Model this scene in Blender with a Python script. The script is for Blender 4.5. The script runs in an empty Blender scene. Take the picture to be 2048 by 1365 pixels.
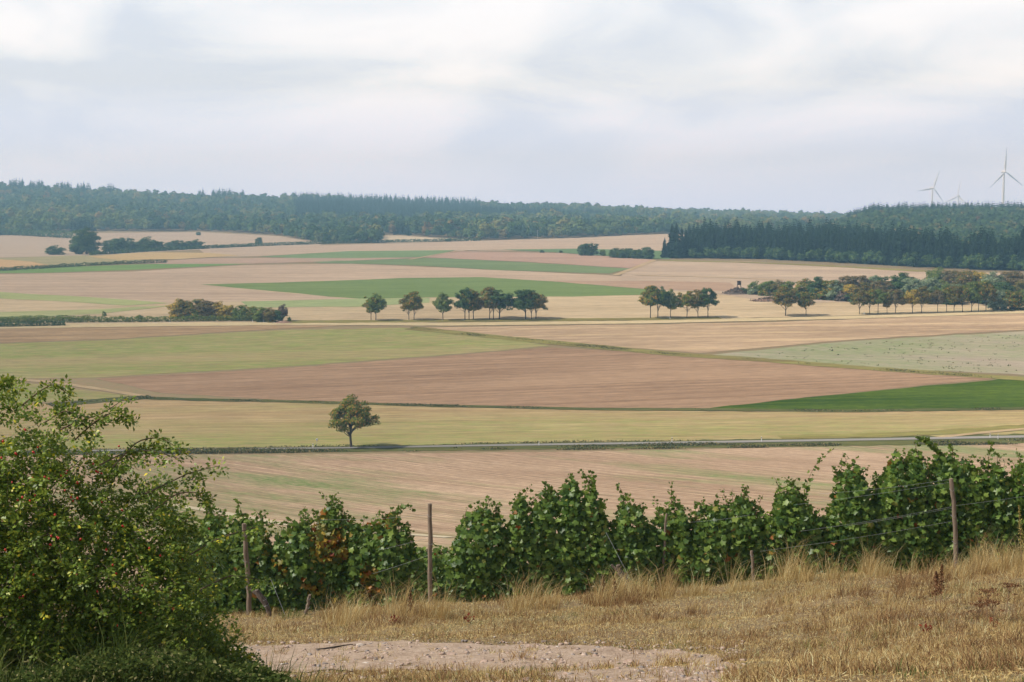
import bpy, math, random
import numpy as np
from mathutils import Vector
from mathutils.geometry import delaunay_2d_cdt

R = math.radians
C = bpy.context.scene.collection
sc = bpy.context.scene
rng = np.random.default_rng(7)
random.seed(7)

# ------------------------------------------------------------ camera, sky, sun, exposure
FPX, CX, CY, HROW = 3000.0, 1024.0, 682.5, 430.0      # focal length and frame of the 2048 px photograph
PITCH = math.atan((CY - HROW) / FPX)
cam_d = bpy.data.cameras.new('camera')
cam = bpy.data.objects.new('camera', cam_d); C.objects.link(cam)
cam.location = (0, 0, 0); cam.rotation_euler = (R(90) - PITCH, 0, 0)
cam_d.sensor_width = 36; cam_d.lens = FPX / 2048 * 36
cam_d.clip_start = .3; cam_d.clip_end = 30000
cam_d.dof.use_dof = False
sc.camera = cam
sc.view_settings.view_transform = 'Standard'; sc.view_settings.look = 'None'
sc.view_settings.exposure = -0.04; sc.view_settings.gamma = 1
sc.render.engine = 'CYCLES'
cy = sc.cycles
cy.max_bounces = 5; cy.diffuse_bounces = 2; cy.glossy_bounces = 1; cy.transmission_bounces = 3
cy.volume_bounces = 0; cy.transparent_max_bounces = 4
cy.use_denoising = True
cy.denoising_prefilter = 'ACCURATE'
cy.denoising_input_passes = 'RGB_ALBEDO_NORMAL'
cy.use_adaptive_sampling = False
cy.caustics_reflective = False; cy.caustics_refractive = False

SUN_EL, SUN_AZ = R(46), R(-98)      # azimuth from +Y towards +X: the sun stands on the left
sun_d = bpy.data.lights.new('sun', 'SUN'); sun = bpy.data.objects.new('sun', sun_d); C.objects.link(sun)
sun_d.energy = 5.0; sun_d.angle = R(2.5); sun_d.color = (1, .95, .87)
sdir = Vector((math.sin(SUN_AZ) * math.cos(SUN_EL), math.cos(SUN_AZ) * math.cos(SUN_EL), math.sin(SUN_EL)))
sun.rotation_euler = (-sdir).to_track_quat('-Z', 'Y').to_euler()
sun.location = (-40, 10, 60)

w = bpy.data.worlds.new('World'); sc.world = w; w.use_nodes = True
nt = w.node_tree; nt.nodes.clear()
def N(nt, t, **k):
    n = nt.nodes.new(t)
    for a, b in k.items(): setattr(n, a, b)
    return n
def L(nt, a, b): nt.links.new(a, b)
sky = N(nt, 'ShaderNodeTexSky', sky_type='NISHITA', sun_disc=False, sun_elevation=SUN_EL, sun_rotation=SUN_AZ)
sky.air_density = 1.0; sky.dust_density = 2.0
bg1 = N(nt, 'ShaderNodeBackground'); bg1.inputs[1].default_value = .10; L(nt, sky.outputs[0], bg1.inputs[0])
tc = N(nt, 'ShaderNodeTexCoord')
mp = N(nt, 'ShaderNodeMapping'); mp.inputs['Scale'].default_value = (1, 1, 3.4); mp.inputs['Location'].default_value = (0.35, .3, .1)
L(nt, tc.outputs['Generated'], mp.inputs[0])
nz = N(nt, 'ShaderNodeTexNoise'); nz.inputs['Scale'].default_value = 5.5; nz.inputs['Detail'].default_value = 8; nz.inputs['Roughness'].default_value = .5
nz.inputs['Distortion'].default_value = .5
L(nt, mp.outputs[0], nz.inputs['Vector'])
cr = N(nt, 'ShaderNodeValToRGB'); e = cr.color_ramp.elements
e[0].position = .39; e[0].color = (.80, .89, 1.04, 1); e[1].position = .61; e[1].color = (1.15, 1.18, 1.24, 1)
m_ = e.new(.5); m_.color = (.98, 1.05, 1.15, 1)
L(nt, nz.outputs[0], cr.inputs[0])
# the cloud deck looks greyer and bluer low over the horizon
sx = N(nt, 'ShaderNodeSeparateXYZ'); L(nt, tc.outputs['Generated'], sx.inputs[0])
mr = N(nt, 'ShaderNodeMapRange'); mr.inputs['From Min'].default_value = .0; mr.inputs['From Max'].default_value = .085
L(nt, sx.outputs['Z'], mr.inputs['Value'])
mx = N(nt, 'ShaderNodeMix', data_type='RGBA'); L(nt, mr.outputs[0], mx.inputs['Factor'])
mx.inputs['A'].default_value = (.80, 1.04, 1.75, 1); L(nt, cr.outputs[0], mx.inputs['B'])
# unseen sky overhead, dimmed to weaken the fill light and deepen contrast
ov = N(nt, 'ShaderNodeMapRange', interpolation_type='SMOOTHSTEP'); ov.inputs['From Min'].default_value = .16; ov.inputs['From Max'].default_value = .5; ov.inputs['To Min'].default_value = 1; ov.inputs['To Max'].default_value = .24
L(nt, sx.outputs['Z'], ov.inputs['Value'])
bg2 = N(nt, 'ShaderNodeBackground'); L(nt, ov.outputs[0], bg2.inputs[1]); L(nt, mx.outputs['Result'], bg2.inputs[0])
ms = N(nt, 'ShaderNodeMixShader'); ms.inputs[0].default_value = .93
L(nt, bg1.outputs[0], ms.inputs[1]); L(nt, bg2.outputs[0], ms.inputs[2])
ow = N(nt, 'ShaderNodeOutputWorld'); L(nt, ms.outputs[0], ow.inputs[0])

# ------------------------------------------------------------ rays and terrain
cp, sp = math.cos(PITCH), math.sin(PITCH)
def ray(px, row):
    a, b = (px - CX) / FPX, (CY - row) / FPX
    return a, cp + b * sp, -sp + b * cp                # x, y (forward), z
def at(px, row, y):
    a, f, u = ray(px, row); return Vector((a / f * y, y, u / f * y))
def slope_of(row):
    a, f, u = ray(CX, row); return -u / f
def S(t): t = np.clip(t, 0, 1); return t * t * (3 - 2 * t)

PROF = [(17, 1365), (19, 1322), (23, 1252), (27.5, 1203), (31, 1198), (36, 1206), (45, 1204), (65, 1196), (95, 1150), (125, 1100), (155, 1050), (190, 1000), (235, 950),
        (285, 905), (300, 895), (345, 820), (390, 760), (445, 700), (490, 650), (502, 640), (530, 620), (575, 600), (630, 580),
        (700, 560), (790, 540), (920, 520), (1120, 500), (1300, 487), (1420, 479), (1520, 470), (1750, 458), (2600, 440), (6000, 428)]
zt = [(-400, 20), (-40, 2.0), (-8, -.9), (0, -1.7), (5, -2.3), (9, -3.1), (12, -3.93)]
zt += [(D, -slope_of(r) * D) for D, r in PROF]
ZD = np.array([a for a, b in zt], float); ZZ = np.array([b for a, b in zt], float)
_g = np.geomspace(.25, 7000, 2600); _gi = np.interp(_g - .25, ZD, ZZ)
_k = np.exp(-.5 * (np.arange(-30, 31) / 9.) ** 2); _k /= _k.sum()
_gs = np.convolve(np.pad(_gi, 30, mode='edge'), _k, 'valid')
SKY_PX = np.array([-900, -300, 0, 200, 400, 500, 700, 900, 1100, 1300, 1500, 1700, 2048, 3000], float)
SKY_TOP = np.array([362, 360, 366, 376, 386, 388, 394, 401, 405, 413, 419, 424, 428, 432], float)
def vnoise(x, y, seed=0):
    xi, yi = np.floor(x).astype(np.int64), np.floor(y).astype(np.int64); fx, fy = S(x - xi), S(y - yi)
    def h(i, j):
        n = (i * 374761393 + j * 668265263 + seed * 974711) & 0x7fffffff
        n = ((n ^ (n >> 13)) * 1274126177) & 0x7fffffff
        return ((n ^ (n >> 16)) & 0xffff) / 65535.
    return (h(xi, yi) * (1 - fx) + h(xi + 1, yi) * fx) * (1 - fy) + (h(xi, yi + 1) * (1 - fx) + h(xi + 1, yi + 1) * fx) * fy
def terrain(x, y):
    x = np.asarray(x, float); y = np.asarray(y, float); x, y = np.broadcast_arrays(x, y)
    z = np.where(y > .3, np.interp(y, _g, _gs), np.interp(y, ZD, ZZ))
    px = CX + 3000 * x / np.maximum(y, 30)
    # near hillside: tilts up to the right, and rises a little under the right-hand bank
    fade = 1 - S((y - 34) / 80)
    z = z + fade * (.062 * np.clip(x, -14, 18))
    near = (1 - S((y - 26) / 14)) * S((y - 5) / 6)
    z = z + near * (.10 * (vnoise(x * .55, y * .8, 1) - .5) + .05 * (vnoise(x * 2.1, y * 2.3, 2) - .5) + .022 * (vnoise(x * 6, y * 6, 3) - .5))
    z = z + .16 * S((x - 3.6) / 1.6) * (1 - S((y - 25) / 5)) * S((y - 12) / 3)
    # wooded hills
    top = np.interp(px, SKY_PX, SKY_TOP) + 13
    Ds = np.interp(px, [0, 1000, 1700, 2300], [2600, 2900, 3300, 3300])
    s = np.clip((y - 1480) / (Ds - 1480), 0, None)
    row = 471 + (top - 471) * np.clip(s, 0, 1) ** .85
    zh = -(row - HROW) / 3000. * np.minimum(y, Ds)
    zh = zh - np.maximum(y - Ds, 0) * .03 + 12 * (vnoise(px / 75., y / 260., 5) - .5) * S(s * 3) * (1 - S((s - .75) / .25))
    z = z + S((y - 1430) / 200) * (zh - z)
    # nearer wooded hill on the right
    g = S((px - 1640) / 110) * S((y - 1000) / 650) * (1 - S((y - 2100) / 700))
    row2 = np.interp(px, [1640, 1750, 1900, 2050, 2300], [452, 440, 438, 437, 432])
    zr = -(row2 - HROW) / 3000. * 1650
    z = z + g * np.maximum(zr - z, 0)
    # small mound under the hunting stand
    return z
_ys = np.geomspace(6, 4800, 2600)
def hit(px, row):
    a, f, u = ray(px, row)
    zz = terrain(_ys * a / f, _ys) - _ys * u / f
    i = np.argmax(zz >= 0) if (zz >= 0).any() else len(_ys) - 1
    if i == 0: return Vector((_ys[0] * a / f, _ys[0], float(terrain(_ys[0] * a / f, _ys[0]))))
    t = zz[i - 1] / (zz[i - 1] - zz[i]); yy = _ys[i - 1] + t * (_ys[i] - _ys[i - 1])
    return Vector((yy * a / f, yy, float(terrain(yy * a / f, yy))))
def gz(x, y): return float(terrain(x, y))
def ground_at(px, D):                                   # where the column px of the view meets the ground at depth D
    x = (px - CX) / FPX * D / cp
    for _ in range(3):
        z = gz(x, D); x = (px - CX) / FPX * (D * cp - z * sp)
    return Vector((x, D, gz(x, D)))

# ------------------------------------------------------------ helpers
def tag(o, label=None, cat=None, group=None, kind=None):
    if label: o['label'] = label
    if cat: o['category'] = cat
    if group: o['group'] = group
    if kind: o['kind'] = kind
    return o
def empty(name, loc, rz=0):
    o = bpy.data.objects.new(name, None); C.objects.link(o); o.location = loc; o.rotation_euler = (0, 0, rz); o.empty_display_size = .2
    return o
class MB:
    """numpy mesh builder"""
    def __init__(s): s.v = []; s.f = []; s.n = 0
    def add(s, v, f):
        v = np.asarray(v, np.float32).reshape(-1, 3); f = np.asarray(f, np.int32)
        s.v.append(v); s.f.append(f + s.n); s.n += len(v); return s
    def mesh(s, name, smooth=False):
        me = bpy.data.meshes.new(name)
        v = np.concatenate(s.v); me.vertices.add(len(v)); me.vertices.foreach_set('co', v.ravel())
        li = np.concatenate([f.ravel() for f in s.f]); tot = np.concatenate([np.full(len(f), f.shape[1], np.int32) for f in s.f])
        st = np.concatenate([[0], np.cumsum(tot)[:-1]]).astype(np.int32)
        me.loops.add(len(li)); me.loops.foreach_set('vertex_index', li.astype(np.int32))
        me.polygons.add(len(tot)); me.polygons.foreach_set('loop_start', st); me.polygons.foreach_set('loop_total', tot)
        if smooth: me.polygons.foreach_set('use_smooth', np.ones(len(tot), bool))
        me.update(calc_edges=True); me.validate()
        return me
    def build(s, name, mat, parent=None, smooth=False):
        me = s.mesh(name, smooth); me.materials.append(mat)
        o = bpy.data.objects.new(name, me); C.objects.link(o)
        if parent: o.parent = parent
        return o
def link_mesh(name, me, parent=None):
    o = bpy.data.objects.new(name, me); C.objects.link(o)
    if parent: o.parent = parent
    return o
def unit(v): return v / np.maximum(np.linalg.norm(v, axis=-1, keepdims=True), 1e-9)
def tube(mb, pts, rad, n=6, cap=True):
    pts = np.asarray(pts, float); m = len(pts); rad = np.broadcast_to(np.asarray(rad, float), (m,))
    t = unit(np.gradient(pts, axis=0)); ref = np.array([0, 0, 1.]) if abs(t[0, 2]) < .9 else np.array([1., 0, 0])
    a = unit(np.cross(t, ref)); b = np.cross(t, a)
    th = np.linspace(0, 2 * math.pi, n, endpoint=False)
    ring = pts[:, None] + rad[:, None, None] * (np.cos(th)[None, :, None] * a[:, None] + np.sin(th)[None, :, None] * b[:, None])
    f = [[i * n + j, i * n + (j + 1) % n, (i + 1) * n + (j + 1) % n, (i + 1) * n + j] for i in range(m - 1) for j in range(n)]
    mb.add(ring.reshape(-1, 3), f)
    if cap and n == 4: pass
    if cap:
        mb.add(np.vstack([ring[-1], pts[-1] + t[-1] * rad[-1] * .3]), [[j, (j + 1) % n, n] for j in range(n)])
def cards(mb, c, nrm, size, aspect=1.6, r=rng, fold=0.0):
    """leaf sized rhombic faces centred on c, roughly facing nrm"""
    k = len(c); nrm = unit(nrm + 1e-6); t = unit(np.cross(nrm, r.normal(size=(k, 3)))); b = np.cross(nrm, t)
    s = (np.broadcast_to(size, (k,)) * r.uniform(.7, 1.3, k))[:, None] * .5
    v = np.stack([c - t * s * aspect, c - b * s + nrm * s * fold, c + t * s * aspect, c + b * s + nrm * s * fold], 1)
    mb.add(v, np.arange(4 * k).reshape(-1, 4))
def sph(k, r=rng): return unit(r.normal(size=(k, 3)))
def srgb(*c): return tuple(((x / 255.) / 12.92 if x / 255. <= .04045 else ((x / 255. + .055) / 1.055) ** 2.4) for x in c)

# ------------------------------------------------------------ materials
def newmat(name):
    m = bpy.data.materials.new(name); m.use_nodes = True; nt = m.node_tree; nt.nodes.clear()
    o = N(nt, 'ShaderNodeOutputMaterial'); return m, nt, o
def ramp(nt, cols, inp=None, interp='LINEAR'):
    r = N(nt, 'ShaderNodeValToRGB'); e = r.color_ramp.elements; r.color_ramp.interpolation = interp
    for i, (p, c) in enumerate(cols):
        el = e[i] if i < 2 else e.new(p)
        el.position = p; el.color = (*c, 1)
    if inp: L(nt, inp, r.inputs[0])
    return r
def leaf_mat(name, cols, transl=.35, gloss=.0, obj_cols=None, obj_amt=.5):
    """each leaf (mesh island) takes its own tint from cols; obj_cols varies whole plants"""
    m, nt, o = newmat(name)
    g = N(nt, 'ShaderNodeNewGeometry'); r = ramp(nt, cols, g.outputs['Random Per Island'])
    col = r.outputs[0]
    if obj_cols:
        oi = N(nt, 'ShaderNodeObjectInfo'); r2 = ramp(nt, obj_cols, oi.outputs['Random'])
        mx = N(nt, 'ShaderNodeMix', data_type='RGBA'); mx.inputs['Factor'].default_value = obj_amt
        L(nt, col, mx.inputs['A']); L(nt, r2.outputs[0], mx.inputs['B']); col = mx.outputs['Result']
    if gloss:
        d = N(nt, 'ShaderNodeBsdfPrincipled'); L(nt, col, d.inputs['Base Color']); d.inputs['Roughness'].default_value = .42
        d.inputs['Specular IOR Level'].default_value = gloss
    else:
        d = N(nt, 'ShaderNodeBsdfDiffuse'); L(nt, col, d.inputs[0])
    if transl:
        t = N(nt, 'ShaderNodeBsdfTranslucent')
        hs = N(nt, 'ShaderNodeHueSaturation'); hs.inputs['Hue'].default_value = .485; hs.inputs['Value'].default_value = 1.5; L(nt, col, hs.inputs['Color'])
        L(nt, hs.outputs[0], t.inputs[0])
        x = N(nt, 'ShaderNodeMixShader'); x.inputs[0].default_value = transl
        L(nt, d.outputs[0], x.inputs[1]); L(nt, t.outputs[0], x.inputs[2]); L(nt, x.outputs[0], o.inputs[0])
    else: L(nt, d.outputs[0], o.inputs[0])
    return m
def solid_mat(name, c1, c2, scale=8, rough=.85, stretch=(1, 1, 1), bump=.3, metallic=0):
    m, nt, o = newmat(name); tc = N(nt, 'ShaderNodeTexCoord'); mp = N(nt, 'ShaderNodeMapping'); mp.inputs['Scale'].default_value = stretch
    L(nt, tc.outputs['Object'], mp.inputs[0]); n = N(nt, 'ShaderNodeTexNoise'); n.inputs['Scale'].default_value = scale; n.inputs['Detail'].default_value = 6
    L(nt, mp.outputs[0], n.inputs['Vector']); r = ramp(nt, [(.3, c1), (.7, c2)], n.outputs[0])
    b = N(nt, 'ShaderNodeBsdfPrincipled'); b.inputs['Roughness'].default_value = rough; b.inputs['Metallic'].default_value = metallic
    L(nt, r.outputs[0], b.inputs['Base Color'])
    if bump:
        bp = N(nt, 'ShaderNodeBump'); bp.inputs['Strength'].default_value = bump; bp.inputs['Distance'].default_value = .02
        L(nt, n.outputs[0], bp.inputs['Height']); L(nt, bp.outputs[0], b.inputs['Normal'])
    L(nt, b.outputs[0], o.inputs[0]); return m
def field_mat(name, c1, c2, ang=0, patch=None, thr=.55, across=.35, lines=.25, line_gap=9., grain=.5, pscale=.012, pstretch=(1, 1), linecol=None, spread=.06, seed=0., gamp=.3):
    """worked soil or crop: streaks run along the furrow direction ang (degrees from +X), colours in sRGB of the dry ground"""
    m, nt, o = newmat(name); K = .75
    c1, c2 = [tuple(K * x for x in srgb(*c)) for c in (c1, c2)]
    tc = N(nt, 'ShaderNodeTexCoord')
    rot = N(nt, 'ShaderNodeMapping', vector_type='POINT'); rot.inputs['Rotation'].default_value = (0, 0, -R(ang)); rot.inputs['Location'].default_value = (seed * 37, seed * 11, 0)
    L(nt, tc.outputs['Object'], rot.inputs[0])
    def noise(sx, sy, det=4, rough=.55):
        mp = N(nt, 'ShaderNodeMapping'); mp.inputs['Scale'].default_value = (sx, sy, 0); L(nt, rot.outputs[0], mp.inputs[0])
        n = N(nt, 'ShaderNodeTexNoise'); n.inputs['Scale'].default_value = 1; n.inputs['Detail'].default_value = det; n.inputs['Roughness'].default_value = rough
        L(nt, mp.outputs[0], n.inputs['Vector']); return n.outputs[0]
    st = noise(.006, across, 5, .6); big = noise(.012, .03, 3); gr = noise(grain * .35, grain, 3, .7)
    def madd(a, k, b=None, kb=1.):
        x = N(nt, 'ShaderNodeMath', operation='MULTIPLY'); L(nt, a, x.inputs[0]); x.inputs[1].default_value = k
        if b is None: return x.outputs[0]
        y = N(nt, 'ShaderNodeMath', operation='MULTIPLY_ADD'); L(nt, b, y.inputs[0]); y.inputs[1].default_value = kb; L(nt, x.outputs[0], y.inputs[2]); return y.outputs[0]
    s = madd(st, .5, big, .3); s = madd(s, 1, gr, .2)
    r = ramp(nt, [(.5 - spread * 1.6, c1), (.5 + spread * 1.6, c2)], s)
    col = r.outputs[0]
    if lines:
        sxyz = N(nt, 'ShaderNodeSeparateXYZ'); L(nt, rot.outputs[0], sxyz.inputs[0])
        ad = N(nt, 'ShaderNodeMath', operation='MULTIPLY_ADD'); L(nt, noise(.02, .02, 2), ad.inputs[0]); ad.inputs[1].default_value = 6; L(nt, sxyz.outputs['Y'], ad.inputs[2])
        dv = N(nt, 'ShaderNodeMath', operation='DIVIDE'); L(nt, ad.outputs[0], dv.inputs[0]); dv.inputs[1].default_value = line_gap
        fr = N(nt, 'ShaderNodeMath', operation='PINGPONG'); L(nt, dv.outputs[0], fr.inputs[0]); fr.inputs[1].default_value = .5
        rr = ramp(nt, [(.03, (1, 1, 1)), (.14, (0, 0, 0))], fr.outputs[0])
        wob = ramp(nt, [(.4, (0, 0, 0)), (.62, (1, 1, 1))], noise(.03, .05, 3))
        f = N(nt, 'ShaderNodeMath', operation='MULTIPLY'); L(nt, rr.outputs[0], f.inputs[0]); L(nt, wob.outputs[0], f.inputs[1])
        f2 = N(nt, 'ShaderNodeMath', operation='MULTIPLY'); L(nt, f.outputs[0], f2.inputs[0]); f2.inputs[1].default_value = lines * 2
        mx = N(nt, 'ShaderNodeMix', data_type='RGBA'); L(nt, f2.outputs[0], mx.inputs['Factor']); L(nt, col, mx.inputs['A'])
        lc = tuple(K * x for x in srgb(*(linecol or (226, 200, 165)))); mx.inputs['B'].default_value = (*lc, 1); col = mx.outputs['Result']
    if patch:
        pc = tuple(K * x for x in srgb(*patch)); pn = noise(pscale * .45 * pstretch[0], pscale * 1.5 * pstretch[1], 8, .68)
        pr = ramp(nt, [(thr - .07, (0, 0, 0)), (thr + .09, (1, 1, 1))], pn)
        g2 = ramp(nt, [(.32, (.25, .25, .25)), (.6, (1, 1, 1))], gr)
        f = N(nt, 'ShaderNodeMath', operation='MULTIPLY'); L(nt, pr.outputs[0], f.inputs[0]); L(nt, g2.outputs[0], f.inputs[1])
        mx = N(nt, 'ShaderNodeMix', data_type='RGBA'); L(nt, f.outputs[0], mx.inputs['Factor']); L(nt, col, mx.inputs['A']); mx.inputs['B'].default_value = (*pc, 1); col = mx.outputs['Result']
    # clods and stubble: fine value break-up that is in the soil itself
    gm = N(nt, 'ShaderNodeMapRange'); gm.inputs['From Min'].default_value = .36; gm.inputs['From Max'].default_value = .64
    gm.inputs['To Min'].default_value = 1 - gamp; gm.inputs['To Max'].default_value = 1 + gamp; L(nt, noise(grain * .16, grain * 1.5, 7, .85), gm.inputs[0])
    vm = N(nt, 'ShaderNodeVectorMath', operation='SCALE'); L(nt, col, vm.inputs[0]); L(nt, gm.outputs[0], vm.inputs['Scale'])
    b = N(nt, 'ShaderNodeBsdfDiffuse'); b.inputs['Roughness'].default_value = 1; L(nt, vm.outputs[0], b.inputs[0]); L(nt, b.outputs[0], o.inputs[0])
    return m

# ------------------------------------------------------------ the ground sheet
def axis_x():
    a = [0.]; s = .16
    while a[-1] < 2600:
        if a[-1] > 12: s = max(.16, (a[-1] - 12) * .045 + .16)
        a.append(a[-1] + s)
    a = np.array(a); return np.concatenate([-a[:0:-1], a])
def axis_y():
    a = [-60.]
    while a[-1] < 4350:
        y = a[-1]; a.append(y + (6 if y < -12 else 2 if y < 8 else .16 if y < 30 else max(.3, y * .014)))
    return np.array(a)
gx, gy = axis_x(), axis_y(); GX, GY = np.meshgrid(gx, gy); GZ = terrain(GX, GY)
nx, ny = len(gx), len(gy); ii = (np.arange(ny - 1)[:, None] * nx + np.arange(nx - 1)[None]).ravel()
mb = MB(); mb.add(np.stack([GX, GY, GZ], -1), np.stack([ii, ii + 1, ii + nx + 1, ii + nx], 1))
def ground_mat():
    m, nt, o = newmat('dry_earth_and_grass'); tc = N(nt, 'ShaderNodeTexCoord')
    def nz(s, d=6, r=.6, st=(1, 1, 1)):
        mp = N(nt, 'ShaderNodeMapping'); mp.inputs['Scale'].default_value = st; L(nt, tc.outputs['Object'], mp.inputs[0])
        n = N(nt, 'ShaderNodeTexNoise'); n.inputs['Scale'].default_value = s; n.inputs['Detail'].default_value = d; n.inputs['Roughness'].default_value = r
        L(nt, mp.outputs[0], n.inputs['Vector']); return n.outputs[0]
    r1 = ramp(nt, [(.3, (.10, .075, .045)), (.5, (.24, .18, .105)), (.7, (.38, .30, .18))], nz(26, 8, .85))
    r2 = ramp(nt, [(.5, (0, 0, 0)), (.72, (.6, .6, .6))], nz(.35, 5, .6))
    mx = N(nt, 'ShaderNodeMix', data_type='RGBA'); L(nt, r2.outputs[0], mx.inputs['Factor']); L(nt, r1.outputs[0], mx.inputs['A']); mx.inputs['B'].default_value = (.17, .19, .08, 1)
    b = N(nt, 'ShaderNodeBsdfDiffuse'); L(nt, mx.outputs['Result'], b.inputs[0])
    bp = N(nt, 'ShaderNodeBump'); bp.inputs['Distance'].default_value = .03; bp.inputs['Strength'].default_value = .6; L(nt, nz(30, 6, .8), bp.inputs['Height']); L(nt, bp.outputs[0], b.inputs['Normal'])
    L(nt, b.outputs[0], o.inputs[0]); return m
M_ground = ground_mat()
tag(mb.build('ground', M_ground, smooth=True), 'dry grassy hillside and valley floor under the fields', 'ground', kind='structure')

def off(y, k): return (.010 + 2.2e-5 * y) * k
def drape_poly(name, pix, mat, k, label, wob=1.0, step=26, cat='field', world=False, kind='structure', grid=.022):
    """a sheet laid on the terrain; its outline is given by the field's corners"""
    P = []
    n = len(pix)
    for i in range(n):
        a, b = pix[i], pix[(i + 1) % n]
        m = max(1, int(math.hypot(b[0] - a[0], (b[1] - a[1]) * 2) / step))
        for j in range(m):
            t = j / m; px, row = a[0] + (b[0] - a[0]) * t, a[1] + (b[1] - a[1]) * t
            h = hit(px, row)
            P.append((h.x + wob * (vnoise(np.array(px / 40.), np.array(row / 9.), 8) - .5) * .002 * h.y, h.y + wob * (vnoise(np.array(px / 33.), np.array(row / 11.), 9) - .5) * .004 * h.y))
    P = np.array(P, float)
    y0, y1 = P[:, 1].min(), P[:, 1].max(); pts = [Vector((p[0], p[1])) for p in P]; nb = len(pts)
    ys = np.exp(np.arange(math.log(y0), math.log(y1), grid)); cand = []
    for y in ys:
        us = np.arange((P[:, 0] / P[:, 1]).min(), (P[:, 0] / P[:, 1]).max(), .03); cand.append(np.stack([us * y, np.full_like(us, y)], 1))
    cand = np.concatenate(cand)
    # inside test
    X, Y = cand[:, 0], cand[:, 1]; ins = np.zeros(len(cand), bool); j = nb - 1
    for i in range(nb):
        xi, yi, xj, yj = P[i, 0], P[i, 1], P[j, 0], P[j, 1]
        if yi != yj:
            c = ((yi > Y) != (yj > Y)) & (X < (xj - xi) * (Y - yi) / (yj - yi) + xi); ins ^= c
        j = i
    pts += [Vector(c) for c in cand[ins]]
    v, e, f, *_ = delaunay_2d_cdt(pts, [], [list(range(nb))], 1, 1e-5)
    va = np.array([(p.x, p.y) for p in v]); z = terrain(va[:, 0], va[:, 1]) + off(va[:, 1], k)
    tri = [t if len(t) == 3 else t[:3] for t in f]
    tri = np.array(tri, int)
    a, b, c = va[tri[:, 0]], va[tri[:, 1]], va[tri[:, 2]]
    cr_ = (b[:, 0] - a[:, 0]) * (c[:, 1] - a[:, 1]) - (b[:, 1] - a[:, 1]) * (c[:, 0] - a[:, 0]); tri[cr_ < 0] = tri[cr_ < 0][:, ::-1]
    mb = MB(); mb.add(np.column_stack([va, z]), tri)
    return tag(mb.build(name, mat, smooth=True), label, cat, kind=kind)
def line_world(pix, step=18):
    P = []
    for a, b in zip(pix[:-1], pix[1:]):
        m = max(1, int(math.hypot(b[0] - a[0], b[1] - a[1]) / step))
        for j in range(m): P.append(hit(a[0] + (b[0] - a[0]) * j / m, a[1] + (b[1] - a[1]) * j / m))
    P.append(hit(*pix[-1])); P = np.array([(p.x, p.y) for p in P])
    for _ in range(3): P[1:-1] = (P[:-2] + 2 * P[1:-1] + P[2:]) / 4
    return P
def strip(name, P, wd, mat, k, label, cat='path', across=2, jit=0., lift=0.):
    t = unit(np.gradient(P, axis=0)); nrm = np.stack([-t[:, 1], t[:, 0]], 1); n = len(P)
    wv = wd * (1 + jit * (rng.random(n) - .5))
    q = np.linspace(-.5, .5, across + 1); XY = P[:, None] + nrm[:, None] * (q[None, :, None] * wv[:, None, None])
    Z = terrain(XY[..., 0], XY[..., 1]) + off(XY[..., 1], k) + lift
    i = (np.arange(n - 1)[:, None] * (across + 1) + np.arange(across)[None]).ravel()
    mb = MB(); mb.add(np.concatenate([XY, Z[..., None]], -1), np.stack([i, i + 1, i + across + 2, i + across + 1], 1)[:, ::-1])
    return tag(mb.build(name, mat, smooth=True), label, cat, kind='structure')

LFT, RGT = -420, 2460
F = drape_poly
F('stubble_field', [(LFT, 912), (600, 910), (1200, 903), (1700, 893), (2048, 886), (RGT, 876), (RGT, 1010), (2048, 1030), (1700, 1060), (1400, 1090), (1200, 1120), (1000, 1150), (800, 1180), (LFT, 1180)],
  field_mat('front_stubble', (160, 132, 108), (210, 182, 154), ang=-55, patch=(122, 146, 86), thr=.555, across=.9, lines=.3, line_gap=3.2, grain=1.2, pscale=.022, seed=1, gamp=0.4), 1,
  'wide pinkish brown stubble field with green weed patches below the road')
F('stubble_field', [(LFT, 800), (0, 812), (180, 803), (290, 796), (550, 804), (850, 813), (1200, 821), (1500, 824), (1750, 822), (2048, 819), (RGT, 812), (RGT, 868), (1750, 880), (1024, 888), (700, 893), (LFT, 903)],
  field_mat('tan_stubble', (180, 154, 112), (204, 178, 136), ang=4, patch=(160, 166, 98), thr=0.5, across=.45, lines=.12, line_gap=7, pscale=.006, pstretch=(.6, 1.6), seed=2), 1,
  'long tan field with green tint between the ditch line and the road')
F('weedy_field', [(LFT, 762), (0, 762), (100, 772), (280, 794), (180, 800), (0, 809), (LFT, 799)],
  field_mat('weedy_tan', (176, 154, 114), (204, 180, 136), ang=-8, patch=(150, 158, 88), thr=.5, across=.5, lines=.1, seed=3), 2,
  'small tan triangular field behind the rose bush')
F('ploughed_field', [(190, 758), (420, 746), (600, 735), (800, 720), (1000, 704), (1100, 696), (1230, 702), (1400, 714), (1700, 736), (2000, 756), (1640, 792), (1420, 817), (1200, 817), (850, 809), (550, 800), (320, 786)],
  field_mat('brown_soil', (156, 126, 100), (190, 158, 128), ang=13, across=.5, lines=.2, line_gap=8, linecol=(200, 170, 140), grain=.8, seed=4), 2,
  'large reddish brown ploughed field in the middle of the valley')
F('crop_field', [(1405, 818), (1640, 793), (2010, 758), (RGT, 728), (RGT, 812), (2048, 817), (1700, 822), (1500, 822)],
  field_mat('green_crop', (60, 84, 20), (102, 122, 38), ang=6, across=.8, lines=.0, grain=1.1, seed=5, gamp=0.5, spread=.05), 3,
  'bright green leafy crop field at the right end of the ditch line')
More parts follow.
